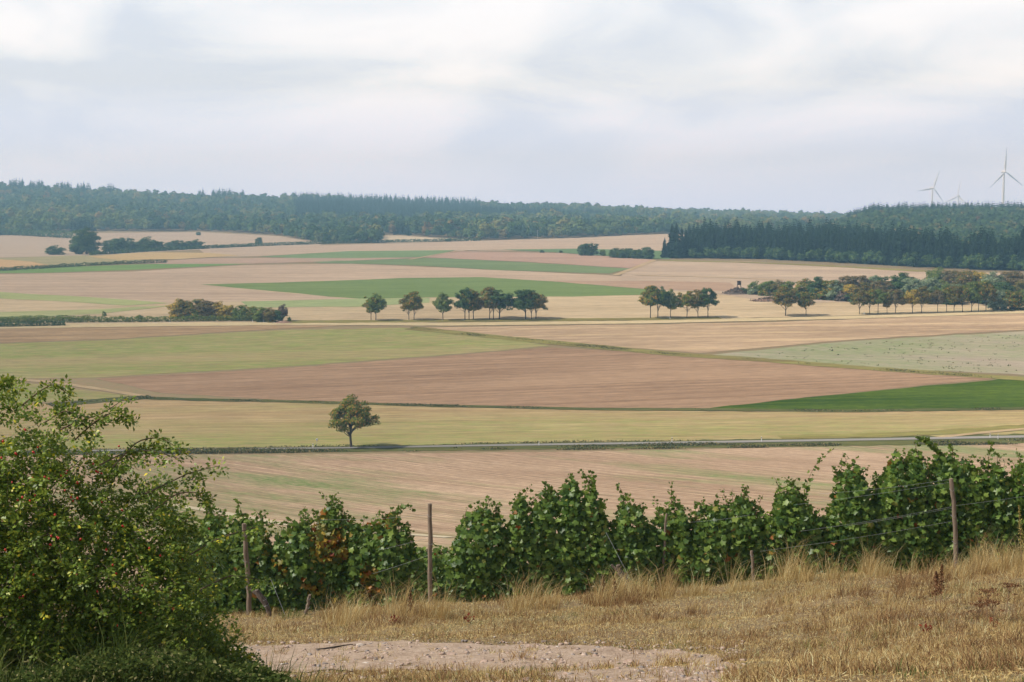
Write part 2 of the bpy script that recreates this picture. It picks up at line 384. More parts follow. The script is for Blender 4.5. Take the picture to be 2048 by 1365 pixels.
F('crop_field', [(1400, 712), (1700, 683), (2048, 663), (RGT, 640), (RGT, 772), (2048, 750), (1700, 734)],
  field_mat('grey_green', (176, 162, 144), (194, 180, 160), ang=-12, patch=(146, 158, 108), thr=0.49, across=.4, lines=.0, grain=.9, pscale=.011, seed=6, gamp=.22), 2,
  'pale grey green triangular field on the right')
F('stubble_field', [(850, 656), (1100, 652), (1500, 646), (2048, 627), (RGT, 612), (RGT, 638), (2048, 660), (1700, 680), (1400, 707), (1200, 691), (1000, 674)],
  field_mat('pink_stubble', (174, 148, 120), (212, 184, 150), ang=5, across=.3, lines=.35, line_gap=14, linecol=(232, 204, 160), seed=7), 2,
  'pinkish tan stubble field in front of the tree row on the right')
F('meadow', [(LFT, 700), (0, 688), (230, 680), (500, 663), (800, 656), (835, 658), (1000, 677), (1100, 692), (1000, 702), (600, 732), (185, 756), (0, 758), (LFT, 760)],
  field_mat('olive_meadow', (176, 154, 112), (200, 178, 136), ang=8, patch=(152, 162, 92), thr=0.465, across=.3, lines=.12, line_gap=11, linecol=(198, 172, 124), pscale=.006, pstretch=(0.5, 1.3), seed=8), 2,
  'olive green grassy field on the left between two brown fields')
F('stubble_field', [(LFT, 662), (0, 657), (300, 653), (580, 648), (760, 648), (640, 655), (500, 661), (230, 678), (0, 686), (LFT, 697)],
  field_mat('grey_brown', (160, 133, 103), (198, 169, 129), ang=5, across=.25, lines=.1, seed=9), 3,
  'narrow grey brown field below the vineyard strip on the left')
F('stubble_field', [(LFT, 572), (400, 569), (1250, 572), (1460, 585), (1800, 560), (RGT, 560), (RGT, 610), (2048, 622), (1700, 631), (1300, 641), (900, 645), (560, 646), (0, 650), (LFT, 652)],
  field_mat('light_tan', (194, 172, 138), (220, 198, 162), ang=3, patch=(186, 184, 130), thr=0.58, across=.22, lines=.2, line_gap=16, pscale=.007, seed=10), 1,
  'pale straw coloured field behind the long tree row')
F('stubble_field', [(LFT, 548), (0, 549), (260, 544), (480, 531), (700, 528), (1000, 541), (1250, 553), (1480, 568), (1290, 585), (960, 556), (650, 563), (400, 570), (560, 586), (700, 598), (490, 604), (340, 606), (180, 596), (0, 585), (LFT, 583)],
  field_mat('peach_stubble', (186, 162, 138), (212, 188, 162), ang=-3, across=.16, lines=.15, line_gap=18, seed=11), 2,
  'long peach coloured field left of and behind the green crop')
F('crop_field', [(400, 570), (500, 567), (650, 563), (800, 557), (960, 555), (1100, 563), (1290, 579), (1300, 590), (1150, 594), (900, 595), (720, 598), (660, 594), (560, 584), (480, 577)],
  field_mat('mid_green', (114, 136, 78), (138, 156, 96), ang=4, across=.3, lines=.0, grain=.6, seed=12, gamp=0.25), 3,
  'bright green lens shaped crop field behind the tree row')
F('meadow', [(480, 604), (720, 598), (860, 597), (860, 606), (720, 614), (500, 616)],
  field_mat('light_green', (162, 176, 122), (178, 186, 134), ang=4, across=.2, lines=0, seed=13), 4, 'light green grass strip under the lens shaped crop')
F('meadow', [(LFT, 586), (0, 585), (180, 595), (340, 607), (250, 612), (120, 603), (0, 598), (LFT, 600)],
  field_mat('lime_strip', (168, 178, 118), (188, 190, 134), ang=-6, across=.2, lines=0, seed=14), 4, 'upper light green strip at the left edge')
F('meadow', [(LFT, 622), (0, 625), (180, 620), (300, 613), (350, 612), (200, 628), (0, 640), (LFT, 642)],
  field_mat('lime_strip_low', (168, 176, 120), (190, 188, 136), ang=4, across=.2, lines=0, seed=15), 4, 'lower light green strip above the vineyard strip')
F('meadow', [(LFT, 540), (0, 541), (150, 534), (330, 528), (500, 528), (400, 534), (250, 541), (100, 546), (0, 547), (LFT, 547)],
  field_mat('green_strip', (116, 148, 84), (140, 168, 98), ang=5, across=.2, lines=0, seed=16), 3, 'green grass strip below the far vineyard row')
F('crop_field', [(600, 521), (700, 522), (850, 517), (900, 518), (1060, 526), (1260, 538), (1220, 548), (1000, 541), (820, 531), (700, 528), (640, 527)],
  field_mat('long_green', (116, 136, 92), (138, 154, 106), ang=-4, across=.2, lines=0, seed=17), 4, 'long narrow dark green crop strip across the middle distance')
F('ploughed_field', [(840, 515), (912, 503), (1120, 507), (1310, 520), (1258, 537), (1060, 525)],
  field_mat('rose_soil', (178, 147, 129), (202, 171, 149), ang=-3, across=.16, lines=.1, seed=18), 4, 'rose brown field in the middle distance left of the spruce wood')
F('ploughed_field', [(250, 526), (420, 517), (720, 516), (850, 516), (700, 522), (500, 528), (340, 529)],
  field_mat('rose_soil_left', (182, 155, 135), (204, 177, 153), ang=3, across=.16, lines=0, seed=19), 4, 'narrow rose brown strip left of the long green crop')
F('crop_field', [(520, 514), (700, 503), (912, 501), (850, 515), (720, 517), (600, 517)],
  field_mat('hazy_green', (120, 144, 96), (144, 164, 114), ang=3, across=.16, lines=0, seed=20), 5, 'soft green crop wedge in the middle distance')
F('stubble_field', [(400, 500), (650, 491), (870, 485), (1100, 478), (1340, 468), (1500, 470), (1500, 500), (1310, 502), (920, 502), (700, 503), (520, 513), (420, 515)],
  field_mat('pink_far', (188, 165, 143), (210, 189, 163), ang=3, across=.12, lines=.1, line_gap=24, seed=21), 3, 'pale pink field below the far woods')
F('crop_field', [(1000, 500), (1160, 498), (1340, 503), (1340, 519), (1260, 516), (1120, 506)],
  field_mat('green_by_wood', (106, 132, 86), (124, 148, 100), ang=-2, across=.2, lines=0, seed=22), 5, 'dark green crop wedge in front of the small tree clumps')
F('stubble_field', [(LFT, 474), (0, 472), (150, 467), (400, 465), (560, 473), (650, 487), (640, 492), (400, 500), (200, 511), (0, 516), (LFT, 520)],
  field_mat('mauve_far', (192, 171, 149), (210, 191, 167), ang=2, across=.1, lines=.15, line_gap=30, seed=23), 3, 'far pale mauve field left under the wooded hill')
F('meadow', [(LFT, 516), (0, 517), (150, 512), (240, 513), (290, 522), (150, 532), (0, 538), (LFT, 538)],
  field_mat('far_meadow', (164, 158, 116), (186, 174, 132), ang=3, across=.2, lines=0, seed=24), 5, 'small green meadow under the big dark tree')
F('grain_field', [(170, 514), (300, 505), (420, 507), (480, 512), (360, 519), (240, 521)],
  field_mat('golden_grain', (200, 172, 120), (214, 188, 138), ang=3, across=.2, lines=0, seed=25), 6, 'golden grain field right of the big dark tree')
F('grain_field', [(LFT, 522), (0, 520), (60, 524), (105, 532), (0, 539), (LFT, 538)],
  field_mat('golden_grain_left', (206, 170, 122), (218, 186, 138), ang=3, across=.2, lines=0, seed=26), 6, 'golden grain field at the left edge')
F('stubble_field', [(1250, 541), (1320, 521), (1500, 524), (1850, 543), (RGT, 556), (RGT, 600), (1850, 600), (1560, 608), (1450, 590), (1290, 578), (1240, 560)],
  field_mat('right_pink', (180, 158, 138), (206, 184, 158), ang=-5, across=.16, lines=.2, line_gap=20, seed=27), 4, 'pinkish tan field below the spruce plantation')
F('ploughed_field', [(1100, 563), (1300, 563), (1460, 566), (1480, 584), (1290, 579)],
  field_mat('dusky_soil', (174, 145, 121), (196, 167, 141), ang=-3, across=.16, lines=0, seed=28), 5, 'small dusky brown wedge left of the hunting stand')
F('stubble_field', [(730, 470), (800, 472), (960, 482), (870, 484), (760, 487), (740, 482)],
  field_mat('clearing', (208, 191, 163), (220, 205, 175), ang=0, across=.1, lines=0, seed=29), 4, 'pale clearing between the far woods')

M_track = field_mat('pale_track', (206, 193, 163), (228, 215, 185), across=.6, lines=0, grain=1.5)
M_dull = field_mat('dull_track', (184, 160, 124), (204, 180, 142), across=.6, lines=0, grain=1.5)
M_strawtrack = field_mat('straw_track', (208, 188, 146), (226, 206, 164), across=.4, lines=0, grain=1.2)
M_verge = field_mat('grass_verge', (138, 124, 78), (162, 157, 93), ang=5, across=.5, lines=0, grain=1.0, gamp=.25)
M_verged = field_mat('dark_verge', (84, 92, 52), (124, 122, 74), ang=5, across=.5, lines=0, grain=1.0, gamp=.3)
M_road = field_mat('old_asphalt', (150, 147, 142), (172, 168, 162), across=.6, lines=0, grain=1.2, gamp=.05)
road_pix = [(-420, 909), (0, 905), (350, 901), (700, 897), (1024, 891.5), (1400, 886), (1700, 881), (2048, 874.5), (2460, 866)]
P_road = line_world(road_pix)
strip('grass_verge', P_road + np.array([0, -2.6]), 12, M_verged, 3, 'dark grassy roadside bank along the country road', 'verge', 4, .3)
strip('country_road', P_road, 2.7, M_road, 8, 'narrow grey country road crossing the valley', 'road', 2)
P_d1 = line_world([(290, 797), (420, 801), (550, 803), (850, 812), (1200, 819.5), (1420, 820), (1700, 823), (2048, 818), (2460, 812)])
strip('grass_strip', P_d1, 3.4, M_verged, 6, 'thin dark grass strip between the ploughed field and the tan field', 'verge', 2, .4)
P_d2 = line_world([(820, 657), (900, 665), (1000, 676), (1200, 695), (1350, 710), (1500, 719), (1700, 735), (1990, 755), (2300, 775)])
strip('grass_strip', P_d2, 6.5, M_verge, 6, 'long green grass strip running diagonally between the fields', 'verge', 2, .3)
P_d3 = line_world([(100, 812), (180, 804), (240, 799), (300, 795)])
strip('grass_strip', P_d3, 6, M_verged, 6, 'short dark grass strip beside the rose bush', 'verge', 2, .4)
P_d4 = line_world([(-420, 752), (0, 757), (100, 765), (200, 779), (290, 794)])
strip('field_track', P_d4, 2.6, M_dull, 6, 'pale farm track above the rose bush', 'track', 2, .2)
P_d5 = line_world([(LFT, 655), (0, 655), (300, 651), (580, 648), (900, 649.5), (1300, 645), (1700, 636), (2048, 625), (2460, 612)])
strip('field_track', P_d5, 7, M_strawtrack, 7, 'straw coloured track running in front of the tree row', 'track', 2, .2)
P_d6 = line_world([(560, 645), (720, 644), (900, 642.5), (1100, 641), (1300, 639), (1440, 637)])
strip('grass_strip', P_d6, 6.5, M_verge, 8, 'mown grass strip under the middle tree row', 'verge', 2, .3)
P_d7 = line_world([(1230, 552), (1270, 537), (1310, 521)])
strip('field_track', P_d7, 3.5, M_dull, 8, 'pale field track climbing to the small tree clumps', 'track', 2, .2)
strip('field_track', line_world([(820, 520), (870, 511), (915, 502), (1000, 500)]), 3, M_dull, 9, 'pale field track in the middle distance', 'track', 2, .2)
strip('field_track', line_world([(1270, 551), (1330, 553), (1420, 555), (1520, 559), (1590, 562)]), 4, M_dull, 8, 'crumbly pale earth edge above the hunting stand', 'track', 2, .6)
strip('grass_strip', line_world([(1320, 522), (1500, 526), (1700, 535), (1850, 544)]), 12, M_verge, 8, 'green grass margin along the spruce plantation', 'verge', 2, .3)
strip('field_track', line_world([(150, 985), (260, 1000), (420, 1022), (500, 1038), (600, 1054), (760, 1066), (900, 1076)]), 1.7, M_track, 5, 'pale farm track behind the left vines', 'track', 2, .2)
strip('field_track', line_world([(1870, 877), (1950, 868), (2048, 859), (2300, 846)]), 2.0, M_dull, 8, 'pale side track leaving the road at the right', 'track', 2, .2)
strip('grass_verge', line_world([(1560, 876), (1750, 872), (1900, 865), (2048, 855), (2300, 842)]), 5, M_verge, 6, 'grassy bank beside the side track', 'verge', 2, .4)

# ------------------------------------------------------------ trees
M_bark = solid_mat('bark', (.045, .035, .028), (.11, .09, .07), 3, .95, (6, 6, 1))
G_ = dict
M_walnut = leaf_mat('dull_green_leaves', [(0, (0.070, 0.121, 0.026)), (.6, (0.156, 0.198, 0.041)), (.85, (0.351, 0.259, 0.057)), (1, (0.595, 0.259, 0.067))], .25)
M_walnut2 = leaf_mat('browning_leaves', [(0, (0.085, 0.106, 0.032)), (.5, (0.144, 0.156, 0.042)), (.8, (0.254, 0.187, 0.055)), (1, (0.371, 0.203, 0.066))], .25)
M_green = leaf_mat('green_leaves', [(0, (0.076, 0.134, 0.036)), (.6, (0.140, 0.203, 0.047)), (1, (0.279, 0.293, 0.083))], .25)
M_dark = leaf_mat('dark_leaves', [(0, (0.037, 0.084, 0.033)), (.7, (0.075, 0.127, 0.041)), (1, (0.133, 0.185, 0.062))], .2)
M_rust = leaf_mat('rusty_leaves', [(0, (.09, .105, .045)), (.5, (.17, .145, .065)), (1, (.27, .18, .09))], .25)
M_olive = leaf_mat('olive_yellow_leaves', [(0, (0.149, 0.164, 0.037)), (.5, (0.356, 0.301, 0.062)), (1, (0.741, 0.493, 0.103))], .25)
M_silver = leaf_mat('silvery_leaves', [(0, (0.131, 0.179, 0.098)), (.6, (0.222, 0.286, 0.164)), (1, (0.371, 0.427, 0.278))], .25)
M_twig = leaf_mat('bare_brown_twigs', [(0, (.08, .06, .045)), (1, (.19, .14, .11))], 0)

def crown_pts(r, H, W, th, ncl, per, rc, flat=.5, shape='round', lump=.28):
    """leaf positions and outward normals of one crown: clumps spread over an uneven envelope"""
    ch = H - th; cz = th + ch * (.47 if shape == 'round' else .40)
    d = sph(ncl, r); d[:, 2] = np.where(d[:, 2] < -flat, -flat * r.uniform(.3, 1, ncl), d[:, 2])
    rad = (1 - lump * r.random(ncl)) * r.uniform(.72, 1.0, ncl) ** .6
    inner = r.random(ncl) < .22; rad[inner] *= .5
    az = np.arctan2(d[:, 1], d[:, 0]); ph = r.uniform(0, 6.28, 3)
    rad *= 1 + .10 * np.sin(2 * az + ph[0]) + .08 * np.sin(3 * az + ph[1]) + .07 * np.sin(5 * d[:, 2] + ph[2])
    ext = np.array([W / 2 - rc * .55, W / 2 - rc * .55, ch * .5 - rc * .4])
    c = d * rad[:, None] * ext; c[:, 2] += cz
    if shape == 'dome': c[:, 2] += .12 * ch * (1 - (np.hypot(c[:, 0], c[:, 1]) / (W / 2)) ** 2)
    rr = rc * r.uniform(.65, 1.3, ncl)
    P = []; Nn = []
    for i in range(ncl):
        n = int(per * (rr[i] / rc) ** 2); s = sph(n, r); s[:, 2] = np.abs(s[:, 2]) * np.where(r.random(n) < .7, 1, -.55)
        q = c[i] + s * rr[i] * np.array([1, 1, .72]) * r.uniform(.55, 1.08, n)[:, None]
        P.append(q); Nn.append(unit(s + .45 * unit(c[i] - [0, 0, cz]) + .35 * r.normal(size=(n, 3)) + [0, 0, .25]))
    return np.concatenate(P), np.concatenate(Nn), c
def make_tree(seed, H=10, W=9, th=2.6, ncl=46, per=55, rc=1.1, card=.36, tr=.2, shape='round', flat=.5, lump=.28, lean=0., limbs=11):
    r = np.random.default_rng(seed); P, Nn, c = crown_pts(r, H, W, th, ncl, per, rc, flat, shape, lump)
    mc = MB(); cards(mc, P, Nn, card, 1.35, r, .15)
    mt = MB(); top = th + (H - th) * .45
    zs = np.linspace(-.4, top, 7); wx = np.cumsum(r.normal(size=7)) * .05 * (H / 10); tr_pts = np.stack([wx - wx[1] + lean * zs, np.cumsum(r.normal(size=7)) * .03, zs], 1)
    tube(mt, tr_pts, tr * np.array([1.35, 1.0, .9, .82, .7, .5, .25]), 7)
    o = np.argsort(r.random(len(c)))[:limbs]
    for i in o:
        z0 = th * r.uniform(.85, 1.0) + (top - th) * r.uniform(0, .7); k = np.interp(z0, zs, np.arange(7)); a = tr_pts[int(k)] * (1 - k % 1) + tr_pts[min(int(k) + 1, 6)] * (k % 1)
        b = c[i]; mid = (a + b) / 2 + [0, 0, .12 * H * r.uniform(-.3, .6)]
        tt = np.linspace(0, 1, 5)[:, None]; pts = a * (1 - tt) ** 2 + 2 * mid * tt * (1 - tt) + b * tt ** 2
        tube(mt, pts, tr * np.linspace(.45, .12, 5), 5, False)
    return mt.mesh('trunk', True), mc.mesh('crown')
def make_bush(seed, H=3, W=4, ncl=22, per=50, rc=.7, card=.3):
    r = np.random.default_rng(seed); P, Nn, c = crown_pts(r, H, W, -.35 * H, ncl, per, rc, .9, 'round', .3)
    k = P[:, 2] > -.1; mc = MB(); cards(mc, P[k], Nn[k], card, 1.35, r, .15)
    mt = MB()
    for i in range(5):
        b = c[i] * [.6, .6, 1]; b[2] = max(b[2], .4 * H); tube(mt, [[0, 0, -.2], [b[0] * .4, b[1] * .4, b[2] * .5], b], [.07, .05, .02], 5, False)
    return mt.mesh('stem', True), mc.mesh('foliage')
_bank = {}
def variant(kind, i, mat):
    key = (kind, i, mat.name)
    if key not in _bank:
        if (kind, i) not in _bank:
            _bank[(kind, i)] = dict(
                alley=lambda: make_tree(100 + i, 10.6, 10.2, 1.7, 90, 60, 1.05, .36, .17, 'dome', .5),
                narrow=lambda: make_tree(140 + i, 10.1, 8.2, 1.8, 74, 60, .98, .36, .16, 'round', .7),
                wood=lambda: make_tree(180 + i, 10.8, 11.5, -1.8, 96, 60, 1.35, .44, .2, 'round', .9, .26),
                big=lambda: make_tree(220 + i, 19.5, 20, -2.5, 130, 110, 2.3, .62, .5, 'dome', .9, .16),
                bush=lambda: make_bush(260 + i),
            )[kind]()
        t, c = _bank[(kind, i)]; t = t.copy(); c = c.copy(); t.materials.append(M_bark); c.materials.append(mat); _bank[key] = (t, c)
    return _bank[key]
def plant(name, kind, i, mat, px, row, hpx, label, cat='tree', group=None, wr=1.0, D=None, sink=0.05):
    """one tree standing on the ground where its base is seen; hpx is how tall it looks there"""
    b = hit(px, row) if D is None else ground_at(px, D)
    t, c = variant(kind, i, mat); H = {'alley': 9.6, 'narrow': 9.2, 'wood': 10, 'big': 18, 'bush': 3}[kind]
    s = hpx / FPX * b.y / H
    root = empty(name, (b.x, b.y, b.z - sink), random.uniform(0, 6.28)); root.scale = (s * wr, s * wr, s)
    link_mesh('stem' if kind == 'bush' else 'trunk', t, root); link_mesh('foliage' if kind == 'bush' else 'crown', c, root)
    return tag(root, label, cat, group)

# the lone walnut beside the road
b = hit(702, 895.5)
tm, cm = make_tree(11, 10.3, 11.6, 2.0, 150, 80, .95, .26, .26, 'dome', .62, .34, limbs=26)
root = empty('walnut_tree', b, .4); tm.materials.append(M_bark); cm.materials.append(M_walnut)
link_mesh('trunk', tm, root); link_mesh('crown', cm, root); tag(root, 'lone broad dark green tree standing at the roadside between two fields', 'tree')

# the tree row crossing the valley (x of each trunk, base row, apparent height, width ratio, kind, material)
GR = 'broadleaf trees in the long row along the straw coloured track'
row_trees = [
 (742, 641, 46, .85, 'narrow', M_walnut, 'shorter left tree of the first pair in the row, beyond the ploughed field'),
 (752, 641, 51, .9, 'narrow', M_green, 'taller green right tree of the first pair in the left tree row'),
 (818, 640, 47, .8, 'alley', M_walnut2, 'browning left tree of the second pair in the middle tree row'),
 (828, 640, 50, .75, 'alley', M_walnut, 'browning right tree of the second pair in the middle tree row'),
 (886, 640.5, 52, .8, 'narrow', M_green, 'light green tree standing alone between the second pair and a dense trio'),
 (930, 640, 59, .8, 'narrow', M_dark, 'dark left tree of the dense trio left of the row centre'),
 (938, 639.5, 58, .75, 'narrow', M_walnut, 'dull green middle tree of the dense trio left of the row centre'),
 (947, 639, 56, .8, 'narrow', M_walnut2, 'brownish right tree of the dense trio left of the row centre'),
 (979, 639, 57, .75, 'alley', M_walnut2, 'brown tinted left tree of the joined trio at the row centre'),
 (987, 638.5, 52, .8, 'alley', M_walnut, 'low broad middle tree of the joined trio at the row centre'),
 (999, 638, 52, 1.25, 'alley', M_dark, 'dark wide right tree of the joined trio at the row centre'),
 (1051, 638.5, 53, 1.15, 'alley', M_dark, 'dark wide left tree of the trio ending the middle row'),
 (1063, 638, 50, .7, 'alley', M_walnut, 'dull middle tree of the trio ending the middle row'),
 (1072, 638, 47, 1.0, 'alley', M_walnut2, 'small right tree of the trio ending the middle row'),
 (1301, 636.5, 58, .85, 'alley', M_walnut, 'broad left tree of the dark group right of the wide gap'),
 (1316, 636, 57, .8, 'alley', M_dark, 'dark second tree of the group right of the wide gap'),
 (1341, 636, 54, .62, 'narrow', M_green, 'slender light green tree between two dark pairs'),
 (1374, 635.5, 50, .85, 'alley', M_walnut, 'dark rounded tree right of the slender light green tree'),
 (1396, 635, 48, .75, 'alley', M_walnut2, 'dull tree just left of the roundest dark tree'),
 (1416, 635, 53, .82, 'alley', M_dark, 'roundest dark tree at the right end of its group'),
 (1571, 631.5, 52, 1.0, 'alley', M_walnut2, 'wide brown tinged tree of the separate pair in front of the mixed wood'),
 (1612, 630.5, 42, .82, 'alley', M_walnut, 'smaller dark tree of the separate pair in front of the mixed wood'),
 (1719, 628.5, 45, .75, 'alley', M_walnut2, 'grey brown first tree of the close right hand row'),
 (1739, 627.5, 43, .7, 'alley', M_walnut, 'dull green second tree of the close right hand row'),
 (1756, 627.5, 44, .75, 'alley', M_green, 'fresh green third tree of the close right hand row'),
 (1774, 627, 38, .6, 'narrow', M_walnut2, 'thin brown fourth tree of the close right hand row'),
 (1791, 626.5, 43, .75, 'alley', M_rust, 'orange brown fifth tree of the close right hand row'),
 (1825, 626, 44, .75, 'alley', M_olive, 'yellowish tree in the middle of the close right hand row'),
 (1843, 625.5, 46, .7, 'alley', M_walnut2, 'brown green tree just right of the yellowish tree'),
 (1875, 624.5, 40, .75, 'alley', M_rust, 'small rusty tree before the dense end of the right hand row'),
 (1893, 624, 44, .6, 'alley', M_walnut, 'first dark tree of the dense end of the right hand row'),
 (1908, 624, 47, .7, 'alley', M_walnut2, 'second brownish tree of the dense end of the right hand row'),
 (1925, 623.5, 48, .65, 'alley', M_walnut, 'third dull green tree of the dense end of the right hand row'),
 (1943, 623, 52, .75, 'alley', M_green, 'tallest green tree of the dense end of the right hand row'),
 (1957, 623, 51, .7, 'alley', M_walnut, 'dark tree right of the tallest tree in the right hand row'),
 (1972, 622.5, 50, .72, 'alley', M_walnut2, 'last brownish tree of the close right hand row'),
]
for k, (px, rw, h, wr, kind, mat, lab) in enumerate(row_trees):
    wr *= 1.12; h *= 1.05
    plant('roadside_tree', kind, k % 5 if kind == 'alley' else k % 3, mat, px, rw + .5, h, lab, 'tree', GR, wr)

# mixed wood right behind the row: back rank first (px, row of base, apparent height, width, material, description)
GW = 'broadleaf trees of the mixed wood on the right'
wood = [
 (1538, 600, 42, 1.2, M_green, 'pale green rounded tree at the left end of the mixed wood'),
 (1556, 603, 44, .9, M_walnut2, 'reddish brown tree behind the left end of the mixed wood'),
 (1512, 598, 36, 1.2, M_green, 'low green tree next to the hunting stand mound'),
 (1578, 606, 46, .95, M_green, 'fresh green tree behind the separate pair of trees'),
 (1610, 608, 52, 1.15, M_walnut, 'broad dull green tree above the smaller tree of the separate pair'),
 (1634, 606, 56, .9, M_dark, 'dark topped tree in the left half of the mixed wood'),
 (1655, 608, 50, 1.1, M_walnut, 'olive tree right of the dark topped tree'),
 (1672, 602, 44, .8, M_silver, 'small pale tree in the back of the mixed wood'),
 (1690, 598, 48, 1.1, M_rust, 'rusty tree at the back of the mixed wood above the first row trees'),
 (1718, 596, 48, 1.1, M_rust, 'second rusty tree at the back of the mixed wood'),
 (1700, 612, 46, 1.1, M_olive, 'olive yellow tree at the front of the mixed wood'),
 (1728, 614, 52, 1.1, M_walnut2, 'brown green tree in the front middle of the mixed wood'),
 (1748, 592, 46, .8, M_silver, 'silvery small tree in the back of the mixed wood'),
 (1762, 610, 54, 1.1, M_rust, 'rust brown tree in the middle of the mixed wood'),
 (1790, 600, 52, 1.1, M_dark, 'dark green tree in the middle of the mixed wood'),
 (1805, 590, 48, 1.0, M_dark, 'tall dark tree rising at the centre back of the mixed wood'),
 (1828, 604, 50, 1.0, M_silver, 'large silvery willow left of the paired silvery trees'),
 (1858, 604, 54, 1.1, M_silver, 'largest silvery willow in the mixed wood'),
 (1884, 606, 46, .9, M_green, 'green tree right of the largest silvery willow'),
 (1878, 580, 46, 1.15, M_green, 'pale green crown on top of the mixed wood behind the willows'),
 (1905, 584, 46, 1.0, M_rust, 'rust coloured crown at the top right of the mixed wood'),
 (1930, 588, 50, 1.1, M_walnut2, 'brown crown above the dense end of the right hand row'),
 (1958, 584, 46, 1.1, M_olive, 'yellow olive crown near the right end of the mixed wood'),
 (1908, 606, 40, .8, M_silver, 'small silvery tree above the small rusty row tree'),
 (1985, 590, 48, 1.1, M_silver, 'soft grey green crown near the right edge'),
 (2014, 590, 50, 1.1, M_rust, 'rusty crown at the right edge of the picture'),
 (2046, 592, 48, 1.1, M_rust, 'rusty crown cut by the right picture edge'),
 (1996, 622, 44, 1.0, M_silver, 'silvery bush like tree right of the row end'),
 (2022, 622, 46, 1.0, M_walnut, 'dark rounded tree right of the silvery one at the row end'),
 (2050, 622, 46, 1.0, M_green, 'green tree cut by the right edge at the row end'),
 (2085, 620, 48, 1.1, M_walnut, 'dull tree just beyond the right edge'),
 (1960, 606, 50, 1.2, M_walnut, 'dull green filler tree behind the tallest row tree'),
 (2005, 606, 46, 1.2, M_dark, 'dark tree between the silvery and rusty crowns at the right'),
 (2040, 606, 46, 1.2, M_walnut2, 'brown tree behind the dark rounded tree at the right edge'),
]
wedge = lambda p: float(np.interp(p, [1480, 1540, 1632, 1707, 1800, 1900, 1985, 1990, 2100], [587, 592.5, 599.5, 603.5, 606, 608, 610, 622, 622]))
for k, (px, rw, h, wr, mat, lab) in enumerate(sorted(wood, key=lambda t: t[1])):
    r0 = rw; rw = min(rw, wedge(px) - 1.5); h = max((h - (r0 - rw)) * .97, 26); wr *= 1.12
    plant('woodland_tree', 'wood', k % 5, mat, px, rw, h, lab, 'tree', GW, wr)
GS = 'shrubs along the front of the mixed wood'
for k, (px, rw, h, wr, mat, lab) in enumerate([
 (1488, 588, 16, 1.1, M_dark, 'small dark shrub right of the hunting stand'), (1503, 595, 18, 1.0, M_silver, 'greyish shrub at the left tip of the wood'),
 (1530, 601, 18, 1.2, M_walnut, 'low shrub under the pale green end tree'), (1560, 605, 20, 1.2, M_dark, 'dark low shrub at the wood edge behind the wide row tree'),
 (1594, 611, 20, 1.2, M_dark, 'dark shrub at the wood edge between the separate pair'), (1640, 616, 22, 1.2, M_walnut, 'round shrub right of the separate pair'),
 (1662, 618, 24, 1.0, M_silver, 'grey green shrub at the wood front'), (1684, 620, 26, 1.1, M_twig, 'brown twiggy shrub at the wood front'),
 (1706, 622, 24, 1.1, M_dark, 'dark shrub behind the first close row tree'), (1740, 622, 26, 1.2, M_green, 'green shrub behind the second close row tree'),
 (1780, 622, 30, 1.2, M_green, 'pale green shrub behind the thin row tree'), (1812, 622, 30, 1.2, M_dark, 'dark shrub left of the yellowish row tree'),
 (1856, 621, 30, 1.3, M_walnut, 'dull shrub behind the brown green row tree'), (1900, 620, 30, 1.4, M_dark, 'dark shrub behind the dense row end'), (1975, 620, 30, 1.4, M_dark, 'dark shrub behind the last brownish row tree')]):
    plant('shrub', 'bush', k % 3, mat, px, wedge(px) + .5, h * .9, lab, 'shrub', GS, wr * 1.2)

# autumn copse on the left, at the end of the vineyard strip
GC = 'trees of the autumn copse on the left'
for k, (px, rw, h, wr, mat, lab) in enumerate([
 (357, 635.5, 34, .85, M_olive, 'yellowing first tree of the autumn copse'), (370, 636, 36, .85, M_walnut2, 'tallest dull green tree near the left end of the copse'),
 (392, 636.5, 36, .9, M_walnut, 'dark green based second tree group of the copse'), (408, 637, 33, .85, M_rust, 'rusty red tree in the left half of the copse'),
 (424, 637, 32, .85, M_rust, 'orange red tree in the middle of the copse'), (440, 637, 31, .85, M_olive, 'yellow olive tree in the middle of the copse'),
 (458, 638, 27, .85, M_olive, 'low yellowish tree in the right half of the copse'), (480, 639, 27, 1.0, M_green, 'low green tree in the right half of the copse'),
 (500, 640, 25, .9, M_walnut, 'low dull green tree near the end of the vineyard strip'), (522, 643, 27, 1.0, M_green, 'olive green tree right of the vineyard strip end'),
 (540, 644, 26, .9, M_walnut2, 'brown green tree near the right end of the copse'), (557, 643.5, 23, .8, M_dark, 'dark small tree at the right end of the copse')]):
    plant('copse_tree', 'wood', (k * 2) % 5, mat, px, rw + .5, h * 1.12, lab, 'tree', GC, wr * 1.25)
plant('bare_tree', 'narrow', 1, M_twig, 566, 643.5, 34, 'greyish bare twigged tree at the right end of the autumn copse', 'tree', None, .8)
plant('shrub', 'bush', 0, M_green, 579, 644, 11, 'tiny shrub right of the bare twigged tree', 'shrub', None, .8)
plant('small_tree', 'narrow', 2, M_green, 209, 638, 15, 'small lone sapling above the vineyard strip', 'tree', None, .8)
plant('shrub', 'bush', 1, M_walnut, 241, 638, 8, 'little round shrub right of the lone sapling', 'shrub')
plant('shrub', 'bush', 2, M_green, 278, 638, 9, 'wide low shrub between sapling and copse', 'shrub', None, 1.8)
plant('shrub', 'bush', 2, M_twig, 190, 636, 5, 'tiny brown shrub left of the lone sapling', 'shrub')
